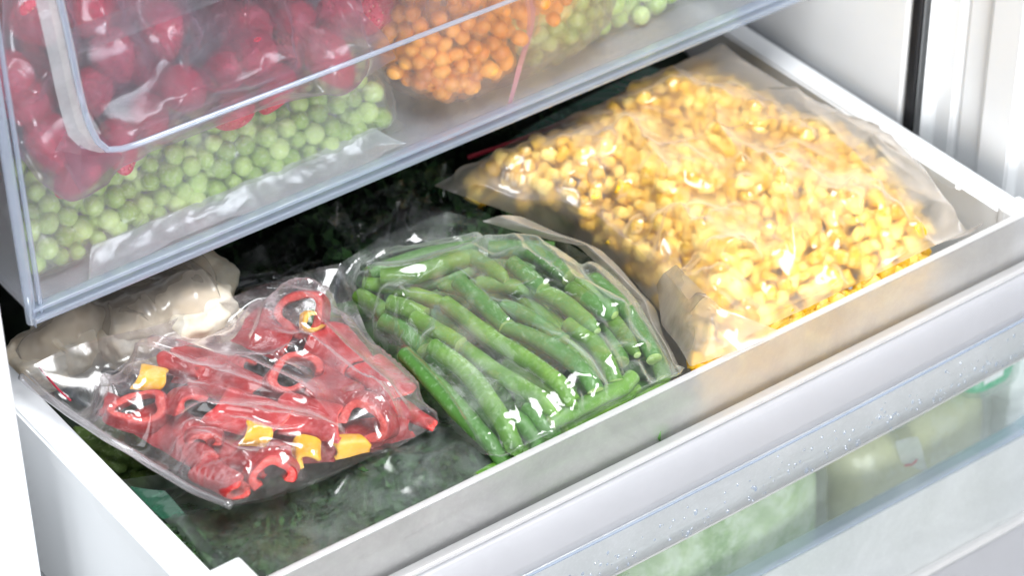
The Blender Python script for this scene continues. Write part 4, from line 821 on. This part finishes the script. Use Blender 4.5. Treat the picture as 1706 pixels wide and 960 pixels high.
# dark greens at the back
def dfn(r):
    x = r.uniform(0.08, 0.33); y = r.uniform(0.125, 0.30); return np.array([x, y, -0.026 + 0.006 * sin(x * 70) + 0.004 * sin(y * 90) - abs(r.normal()) * 0.006])
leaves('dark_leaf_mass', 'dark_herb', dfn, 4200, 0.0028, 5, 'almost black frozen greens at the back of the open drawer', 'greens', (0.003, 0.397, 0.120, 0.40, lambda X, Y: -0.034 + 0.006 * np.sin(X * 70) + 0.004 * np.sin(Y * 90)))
def gfn(r):
    x = r.uniform(0.155, 0.24); y = r.uniform(0.135, 0.23); return np.array([x, y, -0.020 + 0.006 * sin(x * 90) - abs(r.normal()) * 0.005])
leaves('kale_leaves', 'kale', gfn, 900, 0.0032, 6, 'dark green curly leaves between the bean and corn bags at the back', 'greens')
fld_d = Field((0.05, 0.1), (0.36, 0.34), lambda X, Y: -0.024 + 0.006 * np.sin(X * 70) + 0.004 * np.sin(Y * 90))
def flatbag(name, label, L, R_, Fq, B, mat, fld, slack, seed, n=44, nz=0.003, extra=None):
    l, r_, f_, b_ = px(L), px(R_), px(Fq), px(B)
    bag = thing(name, np.mean(np.vstack([l, r_]), 0), label, 'bag')
    P = drape(wavy(coons(l, r_, f_, b_, n * 2, n * 2), 0.002, seed), fld, slack, 70, seed=seed, nz=nz, nscale=90, g=-0.00005); creases(P, 5, seed, pang(400, 420, 560, 400), 0.8, (0.001, 0.003), (0.02, 0.05), (0.002, 0.005))
    for q in ([(470, 405), (530, 385), (560, 430), (575, 470)], [(350, 470), (440, 462), (520, 452)], [(430, 425), (500, 415), (550, 440)], [(670, 300), (660, 340), (655, 385)], [(690, 300), (680, 345), (690, 380)]): pfold(P, q, -0.008, 0.004, 0.0012, 0.004)
    under(sheet('film', P, mat, bag), bag); return bag
flatbag('dark_greens_bag', 'clear bag of nearly black greens behind the pepper bag', [(330, 455, -0.012), (392, 500, -0.016), (440, 500, -0.014)], [(560, 330, -0.004), (585, 380, -0.006), (600, 420, -0.008)], [(330, 455, -0.012), (440, 400, -0.008), (560, 330, -0.004)], [(440, 500, -0.014), (520, 470, -0.010), (600, 420, -0.008)], 'film_dark', fld_d, (1.06, 1.06), 31)
bagk = flatbag('kale_bag', 'clear bag of dark leafy greens behind the bean bag', [(545, 370, -0.010), (590, 400, -0.010), (640, 400, -0.012)], [(740, 270, -0.004), (790, 330, -0.008), (810, 352, -0.008)], [(545, 370, -0.010), (650, 315, -0.006), (740, 270, -0.004)], [(640, 400, -0.012), (730, 365, -0.010), (810, 352, -0.008)], 'film_dark', fld_d, (1.07, 1.05), 33)
rb = thing('red_zip_bag', at(900, 230, -0.006), 'dark green bag with a red zip line behind the corn bag', 'bag')
gp = coons(px([(700, 330, -0.020), (860, 265, -0.016)]), px([(1080, 110, -0.020), (1120, 120, -0.020)]), px([(700, 330, -0.02), (900, 200, -0.014), (1080, 110, -0.020)]), px([(860, 265, -0.016), (1000, 190, -0.014), (1120, 120, -0.020)]), 20, 12)
under(sheet('film', gp, 'film_green', rb), rb); under(tag(tube('zip_strip', spline(px([(780, 262, -0.008), (880, 228, -0.008), (980, 186, -0.008)]), 12), 0.0011, 'zip_red', rb, 6), 'red zip line'), rb)

# ------------------------------------------------------------------ upper drawer: peas
def pea_surface(s):     # profile of the pea pile: s metres from the bottom front edge -> (y, z, ny, nz)
    pr = [(0.1630, 0.0430), (0.1635, 0.0530), (0.1680, 0.0640), (0.1790, 0.0730), (0.1950, 0.0775), (0.215, 0.0785)]
    P = np.array(pr); d = np.r_[0, np.cumsum(np.linalg.norm(np.diff(P, axis=0), axis=1))]
    y = np.interp(s, d, P[:, 0]); z = np.interp(s, d, P[:, 1]); e_ = 0.002
    ty = np.interp(s + e_, d, P[:, 0]) - np.interp(s - e_, d, P[:, 0]); tz = np.interp(s + e_, d, P[:, 1]) - np.interp(s - e_, d, P[:, 1])
    l = np.sqrt(ty ** 2 + tz ** 2) + 1e-9; return y, z, -tz / l, ty / l
lo_me = blob('ball', 'pea', 2, (1, 1, 1), 0.03, 2, 1); lo_v = np.array([v.co[:] for v in lo_me.vertices]); lo_f = np.array([p.vertices[:] for p in lo_me.polygons])
def pile(name, meshes, x0, x1, s0, s1, size, label, cat, group, surf, fld, dx=0.0, shape=None, layers=2, limit=300):
    pts = []; mv, mf = [], []
    for k in range(layers):
        sp = size * 2.05
        for i in range(int((x1 - x0) / sp) + 1):
            for j in range(int((s1 - s0) / (sp * 0.88)) + 1):
                x = x0 + (i + 0.5 * (j % 2)) * sp + RNG.normal() * size * 0.22; s = s0 + j * sp * 0.88 + RNG.normal() * size * 0.22
                if shape and not shape(x, s): continue
                pts.append((x, s, -size * (1.0 + 1.55 * k) + RNG.normal() * size * 0.25))
    pts = np.array(pts); rad = size * RNG.uniform(0.78, 1.16, len(pts))
    for (x, s, dn), r in zip(pts, rad):
        y, z, ny, nz_ = surf(s); c = np.array([x, y + ny * dn, z + nz_ * dn])
        if dn > -size * 1.9: inst(name, meshes[RNG.integers(len(meshes))], c, r, label, cat, group)
        else: mv.append(lo_v * r + c); mf.append(lo_f + (len(mv) - 1) * len(lo_v))
        if fld is not None: fld.sphere((x, s, dn), r)
    return mv, mf
def wrap(P, surf):
    Q = P.copy(); y, z, ny, nz_ = surf(P[..., 1]); Q[..., 1] = y + ny * P[..., 2]; Q[..., 2] = z + nz_ * P[..., 2]; return Q
fld_q = Field((-0.01, -0.02), (0.22, 0.10), -0.006)
pshape = lambda x, s: s > 0.0 and (x > 0.020 or s < 0.035) and x < 0.183 - 0.1 * max(0, s - 0.03)
mv, mf = pile('green_pea', PEA, 0.014, 0.186, 0.004, 0.058, 0.0045, 'frozen green pea packed in the front bag of the clear drawer', 'pea', 'peas in the front bag', pea_surface, fld_q, shape=pshape)
tag(mesh('pea_heap', np.vstack(mv), np.vstack(mf), 'pea'), 'mass of green peas behind the first row in the front bag', 'peas', kind='stuff')
bag = thing('pea_bag', (0.1, 0.17, 0.045), 'flat frosted bag of green peas along the clear drawer front', 'bag')
n_, m2 = 110, 56; U, S_ = np.meshgrid(np.linspace(0.008, 0.191, n_), np.linspace(-0.002, 0.066, m2), indexing='ij')
P0 = np.stack([U, S_, 0 * U], -1); edge = np.minimum(np.minimum(U - 0.008, 0.191 - U), np.minimum(S_ + 0.002, 0.066 - S_)); P0[..., 2] = -0.007 + 0.008 * np.clip(edge / 0.006, 0, 1)
fld_q.close(9, 8, 0.0006); P = drape(P0, fld_q, (1.04, 1.06), 80, seed=41, nz=0.002, nscale=110, g=-0.0001); creases(P, 22, 3, 1.0, 0.5, (0.0008, 0.002), (0.015, 0.04), (0.0008, 0.002)); under(sheet('film', wrap(P, pea_surface), 'film_pea', bag), bag)
# crumpled white lower margin of the pea bag
U, S_ = np.meshgrid(np.linspace(0.026, 0.184, 120), np.linspace(0, 1, 16), indexing='ij')
wv = np.stack([U, S_ * 0.02], -1); nv = np.clip(0.5 + 0.9 * np.sin(U * 52 + 0.6) + 0.5 * np.sin(U * 131), 0, 1)
S_ = S_ * np.clip(np.sin((U - 0.026) / 0.158 * pi) * 5, 0.02, 1); P = np.stack([U, 0.1495 + 0.0135 * S_ + 0.004 * (1 - nv) * (1 - S_), 0.0405 + 0.0012 + 0.0065 * S_ ** 1.5 + 0.0016 * np.abs(vnoise(wv, 110, 3, 3)) * (0.4 + S_)], -1)
under(sheet('bag_margin', P, 'film_edge', bag), bag)
# second pea bag, further along
def pea2_surface(s): y, z, a, b = pea_surface(s); return y + 0.004, z - 0.0002, a, b
fld_q2 = Field((0.24, -0.02), (0.42, 0.10), -0.006)
mv2, mf2 = pile('green_pea', PEA, 0.266, 0.385, 0.004, 0.052, 0.0049, 'frozen green pea hazily seen in the far bag beside the orange berries', 'pea', 'peas in the far bag', pea2_surface, fld_q2, limit=290)
tag(mesh('pea_heap', np.vstack(mv2), np.vstack(mf2), 'pea'), 'mass of green peas behind the first row in the far bag', 'peas', kind='stuff')
bag = thing('pea_bag', (0.33, 0.18, 0.045), 'hazy bag of green peas beyond the orange berries in the clear drawer', 'bag')
U, S_ = np.meshgrid(np.linspace(0.258, 0.394, 60), np.linspace(-0.002, 0.062, 40), indexing='ij'); P0 = np.stack([U, S_, 0 * U], -1)
edge = np.minimum(np.minimum(U - 0.258, 0.394 - U), np.minimum(S_ + 0.002, 0.062 - S_)); P0[..., 2] = -0.007 + 0.008 * np.clip(edge / 0.006, 0, 1)
P = drape(P0, fld_q2, (1.04, 1.05), 80, seed=43, nz=0.002, nscale=110); under(sheet('film', wrap(P, pea2_surface), 'film_lower', bag), bag)

# ------------------------------------------------------------------ orange berries
oc = np.array([0.250, 0.197, 0.106]); orad = np.array([0.055, 0.044, 0.062])
cand = []
N = 760
for i in range(N):
    ph = i * 2.399963; zz_ = 1 - 2 * (i + 0.5) / N; rr = math.sqrt(1 - zz_ * zz_); d = np.array([cos(ph) * rr, sin(ph) * rr, zz_])
    p = oc + orad * np.sign(d) * np.abs(d) ** 0.52
    if d @ np.array([-0.35, -0.75, 0.55]) > 0.05 and p[2] > 0.0425: cand.append(p)
cand = np.array(cand); cand = cand[(cand[:, 0] > 0.16)]
vis = cand[np.argsort(campos(cand))][:330]
P1 = relax(vis + RNG.normal(size=vis.shape) * 0.0012, 0.0034, 15)
P1[:, 2] = np.maximum(P1[:, 2], 0.0440)
for i, c in enumerate(P1[:300]):
    inst('orange_berry', ORB[i % 4], c, RNG.uniform(0.0034, 0.0044), 'small round orange berry in the bulging bag in the clear drawer', 'berry', 'orange berries')
mv, mf = [], []
for k in range(700):
    d = RNG.normal(size=3); d /= np.linalg.norm(d); c = oc + orad * np.sign(d) * np.abs(d) ** 0.7 * RNG.uniform(0.70, 0.88)
    mv.append(lo_v * 0.0036 + c); mf.append(lo_f + k * len(lo_v))
tag(mesh('berry_heap', np.vstack(mv), np.vstack(mf), 'orange'), 'mass of orange berries deep in the bulging bag', 'berries', kind='stuff')
bag = thing('orange_berry_bag', oc - [0, 0, 0.06], 'bulging pink tinged bag of small orange berries in the clear drawer', 'bag')
bm = bmesh.new(); bmesh.ops.create_icosphere(bm, subdivisions=6, radius=1)
Vv = np.array([v.co[:] for v in bm.verts]); Vn = np.sign(Vv) * np.abs(Vv) ** 0.52 * (orad + 0.0048)
Vn += Vv * (0.0016 * vnoise(Vv, 9, 3, 3) + 0.0012 * np.abs(np.sin(Vv[:, 0] * 22 + 3 * Vv[:, 2] + 2 * vnoise(Vv, 4, 8, 2))))[:, None]
Wp = Vn + oc; Wp[:, 1] = np.maximum(Wp[:, 1], 0.1492); Wp[:, 2] = np.maximum(Wp[:, 2], 0.0402)
for v, c in zip(bm.verts, Wp - oc): v.co = c
me = bpy.data.meshes.new('film'); bm.to_mesh(me); bm.free(); me.materials.append(M['film_orange'])
for p in me.polygons: p.use_smooth = True
o = bpy.data.objects.new('film', me); link(o, bag); o.location = (0, 0, 0.06)
# pink zip band wrapped over the bulge
ps = [at(u, v, 0.1497 + k, 1) for u, v, k in ((872, -40, 0.012), (884, 10, 0.008), (882, 50, 0.004), (868, 100, 0.001), (855, 150, 0.0), (843, 192, 0.0))]
ps = spline(ps, 24); V = []
for p, wd in zip(ps, np.linspace(0.0055, 0.003, 24)): V += [p + (-wd / 2, -0.0006, 0.0), p + (wd / 2, -0.0002, 0.001)]
under(tag(mesh('zip_band', V, [(2 * i, 2 * i + 1, 2 * i + 3, 2 * i + 2) for i in range(23)], 'zip_pink', bag), 'pink zip band'), bag)

# ------------------------------------------------------------------ strawberries
STR = [blob('strawberry_mesh', 'strawberry', 4, (1, 1, 1), 0.05, 2.2, s, lambda W: W * np.stack([0.58 + 0.30 * np.clip(W[:, 2] + 0.8, 0, 1.6), 0.58 + 0.30 * np.clip(W[:, 2] + 0.8, 0, 1.6), 1.1 * np.ones(len(W))], 1)) for s in range(3)]
STB = [(128, 285, 0.158, 0.0125, 'bright red strawberry in the lowest corner of its bag'), (198, 246, 0.166, 0.0115, 'dark red strawberry beside the curve of the grab recess'), (85, 240, 0.166, 0.0125, 'pinkish strawberry outside the grab recess'),
 (190, 96, 0.178, 0.0125, 'dim strawberry high up inside the grab recess'), (150, 160, 0.178, 0.012, 'dim strawberry low inside the grab recess'), (310, 152, 0.165, 0.0125, 'red strawberry left of the film fold above the rib'), (365, 125, 0.172, 0.0115, 'red strawberry partly hidden under the film fold'),
 (425, 105, 0.166, 0.0125, 'red strawberry with a white sheen in mid bag'), (552, 100, 0.163, 0.0135, 'brightest strawberry beside the orange berry bag'), (490, 60, 0.182, 0.0135, 'greyish pink strawberry above the film fold'), (405, 60, 0.182, 0.0125, 'pink strawberry behind the milky fold'),
 (385, 186, 0.172, 0.0115, 'pale strawberry below the rib above the peas'), (455, 150, 0.172, 0.011, 'half hidden strawberry under the rib'), (20, 130, 0.175, 0.0125, 'dark strawberry against the drawer side'), (270, 55, 0.185, 0.013, 'dark strawberry near the upper ledge'), (60, 40, 0.178, 0.013, 'dark strawberry at the top by the drawer side'),
 (560, 30, 0.18, 0.013, 'reddish strawberry at the top next to the orange berries'), (150, 30, 0.19, 0.013, 'dark strawberry above the upper ledge'), (250, 110, 0.192, 0.013, 'dim strawberry deep in the bag'), (50, 180, 0.178, 0.012, 'dark strawberry by the side above the pinkish one'), (250, 200, 0.182, 0.012, 'dim strawberry behind the rib curve'), (620, 20, 0.185, 0.013, 'pinkish strawberry touching the orange berry bag')]
SP = []
for i, (u, v, y, r, lab) in enumerate(STB):
    c = at(u, v, y, 1); SP.append((c, r)); me = STR[i % 3]
    o = inst('strawberry', me, c, (r * 0.84, r * 0.82, r * 0.98), lab, 'strawberry', 'frozen strawberries', RNG.uniform(-0.9, 0.9, 3))
r2 = np.random.default_rng(77)
for k in range(16):
    c = np.array([r2.uniform(0.012, 0.16), r2.uniform(0.205, 0.235), r2.uniform(0.09, 0.20)])
    inst('strawberry', STR[k % 3], c, (0.0135, 0.0125, 0.015), 'dark strawberry packed at the back of the strawberry bag', 'strawberry', 'frozen strawberries')
sv2, sf2 = [], []
for k in range(260):
    c = np.array([r2.uniform(0.012, 0.178), r2.uniform(0.196, 0.25), r2.uniform(0.088, 0.26)]); sv2.append(lo_v * 0.014 + c); sf2.append(lo_f + k * len(lo_v))
tag(mesh('strawberry_heap', np.vstack(sv2), np.vstack(sf2), 'berry_shade'), 'mass of strawberries at the back of their bag, coloured darker for shade', 'strawberries', kind='stuff')
bag = thing('strawberry_bag', (0.09, 0.18, 0.085), 'crumpled purplish bag of strawberries resting on the pea bag', 'bag')
# film in the (x, z) plane, heights towards the viewer
fld_s = Field((-0.01, 0.05), (0.21, 0.26), -0.205)
for c, r in SP: fld_s.sphere((c[0], c[2], -c[1]), r)
fld_s.close(26, 14, 0.001)
def up2(u, v, y): q = at(u, v, y, 1); return np.array([q[0], q[2], -q[1]])
s_l = [up2(100, 330, 0.156), up2(60, 300, 0.158), up2(25, 250, 0.160), up2(6, 150, 0.165), up2(2, -60, 0.172)]
s_r = [up2(655, 95, 0.156), up2(640, 60, 0.160), up2(600, 20, 0.166), up2(590, -60, 0.174)]
s_f = [up2(100, 330, 0.156), up2(135, 325, 0.152), up2(210, 275, 0.153), up2(330, 225, 0.156), up2(460, 180, 0.158), up2(560, 150, 0.157), up2(655, 95, 0.156)]
s_b = [up2(2, -60, 0.172), up2(300, -60, 0.174), up2(590, -60, 0.174)]
P = drape(wavy(coons(s_l, s_r, s_f, s_b, 110, 70), 0.002, 7), fld_s, (1.07, 1.07), 120, seed=51, nz=0.006, nscale=80, g=-0.0001, stiff=0.05)
creases(P, 26, 61, 0.5, 1.0, (0.002, 0.005), (0.02, 0.07), (0.002, 0.006)); 
for q, h_ in (([(250, 172), (310, 148), (390, 135), (440, 118), (480, 92), (540, 42)], 0.006), ([(40, 235), (85, 262), (112, 232), (150, 250), (200, 262)], 0.004), ([(310, 60), (318, 120), (300, 175)], 0.004), ([(480, 90), (520, 60), (600, 70), (650, 95)], 0.004), ([(200, 215), (300, 170), (330, 150)], 0.004)): fold(P, [tuple(up2(u, v, 0.154)[:2]) for u, v in q], h_, 0.0015, 0.005)
P[..., 2] = np.minimum(P[..., 2], -0.1488 - 0.0008 * np.abs(vnoise(P[..., :2], 200, 5, 2)))
Q = np.stack([P[..., 0], -P[..., 2], P[..., 1]], -1); under(sheet('film', Q, 'film_berry', bag), bag)
# pointed film corner
V = [at(128, 185, 0.1485, 1), at(205, 262, 0.1480, 1), at(135, 322, 0.1485, 1), at(92, 250, 0.150, 1)]
V = [V[0], V[1], V[2], V[3], (V[0] + V[2]) / 2 + np.array([0, -0.002, 0])]
under(mesh('film_corner', V, [(0, 1, 4), (1, 2, 4), (2, 3, 4), (3, 0, 4)], 'film_berry', bag, False), bag)

# ------------------------------------------------------------------ lower drawer contents
def pillow(name, lo, hi, mat, label, cat, seed, film_mat='film_lower', amp=0.06, core=True):
    c = (np.array(lo) + np.array(hi)) / 2; h = (np.array(hi) - np.array(lo)) / 2
    sq = lambda W: np.sign(W) * np.abs(W) ** 0.55 * 0.97
    root = thing(name, (c[0], c[1], lo[2]), label, cat)
    me = blob('contents', mat, 4, tuple(h * 0.93), amp, 3.0, seed, sq); o = bpy.data.objects.new('contents', me); link(o, root); o.location = (0, 0, h[2])
    if film_mat:
        me = blob('film', film_mat, 5, tuple(h), amp, 3.0, seed, sq); V = np.array([v.co[:] for v in me.vertices]); q = V + (V / np.linalg.norm(V, axis=1)[:, None]) * (0.0012 * np.abs(vnoise(V, 260, seed, 3)))[:, None]
        me.vertices.foreach_set('co', q.ravel()); me.update(); o = bpy.data.objects.new('film', me); link(o, root); o.location = (0, 0, h[2])
    return root
pillow('green_vegetable_bag', (0.19, 0.007, -0.200), (0.324, 0.088, -0.085), 'pale_green', 'frosty bag of pale green vegetables behind the lower window', 'bag', 3, amp=0.16)
pillow('green_vegetable_bag', (0.03, 0.007, -0.200), (0.188, 0.088, -0.089), 'pale_green', 'frosty bag of pale green vegetables at the near end of the lower drawer', 'bag', 7, amp=0.10)
pillow('yellowish_bag', (0.322, 0.008, -0.200), (0.432, 0.088, -0.109), 'yellowish', 'yellowish frozen bag low behind the lower window', 'bag', 4)
pillow('grey_green_bag', (0.330, 0.010, -0.116), (0.392, 0.088, -0.079), 'grey_green', 'dark grey green bag under the pulled out drawer', 'bag', 5)
pillow('emerald_package', (0.396, 0.0065, -0.124), (0.436, 0.08, -0.080), 'emerald', 'bright emerald green package at the lower window end', 'package', 6, 'film_lower')
pillow('purple_bag', (0.16, 0.009, -0.097), (0.25, 0.05, -0.0775), 'purple', 'purplish grey frozen lump seen through the damp drawer front', 'bag', 8, None, 0.15)
zc = thing('zip_bag_corner', at(1530, 760, 0.008, 1), 'crumpled clear bag corner with a pink zip line behind the lower window', 'bag')
V = np.array([at(1490, 735, 0.010, 1), at(1530, 728, 0.008, 1), at(1548, 790, 0.007, 1), at(1500, 770, 0.011, 1)]); fl = coons([V[0], V[1]], [V[3], V[2]], [V[0], V[3]], [V[1], V[2]], 12, 12); fl[..., 1] += 0.001 * vnoise(fl[..., [0, 2]], 250, 3, 2)
under(sheet('film', fl, 'film_edge', zc), zc); under(tube('zip_strip', spline([at(1508, 776, 0.0066, 1), at(1520, 774, 0.0066, 1), at(1528, 766, 0.0066, 1)], 8), 0.0005, 'zip_red', zc, 6), zc)
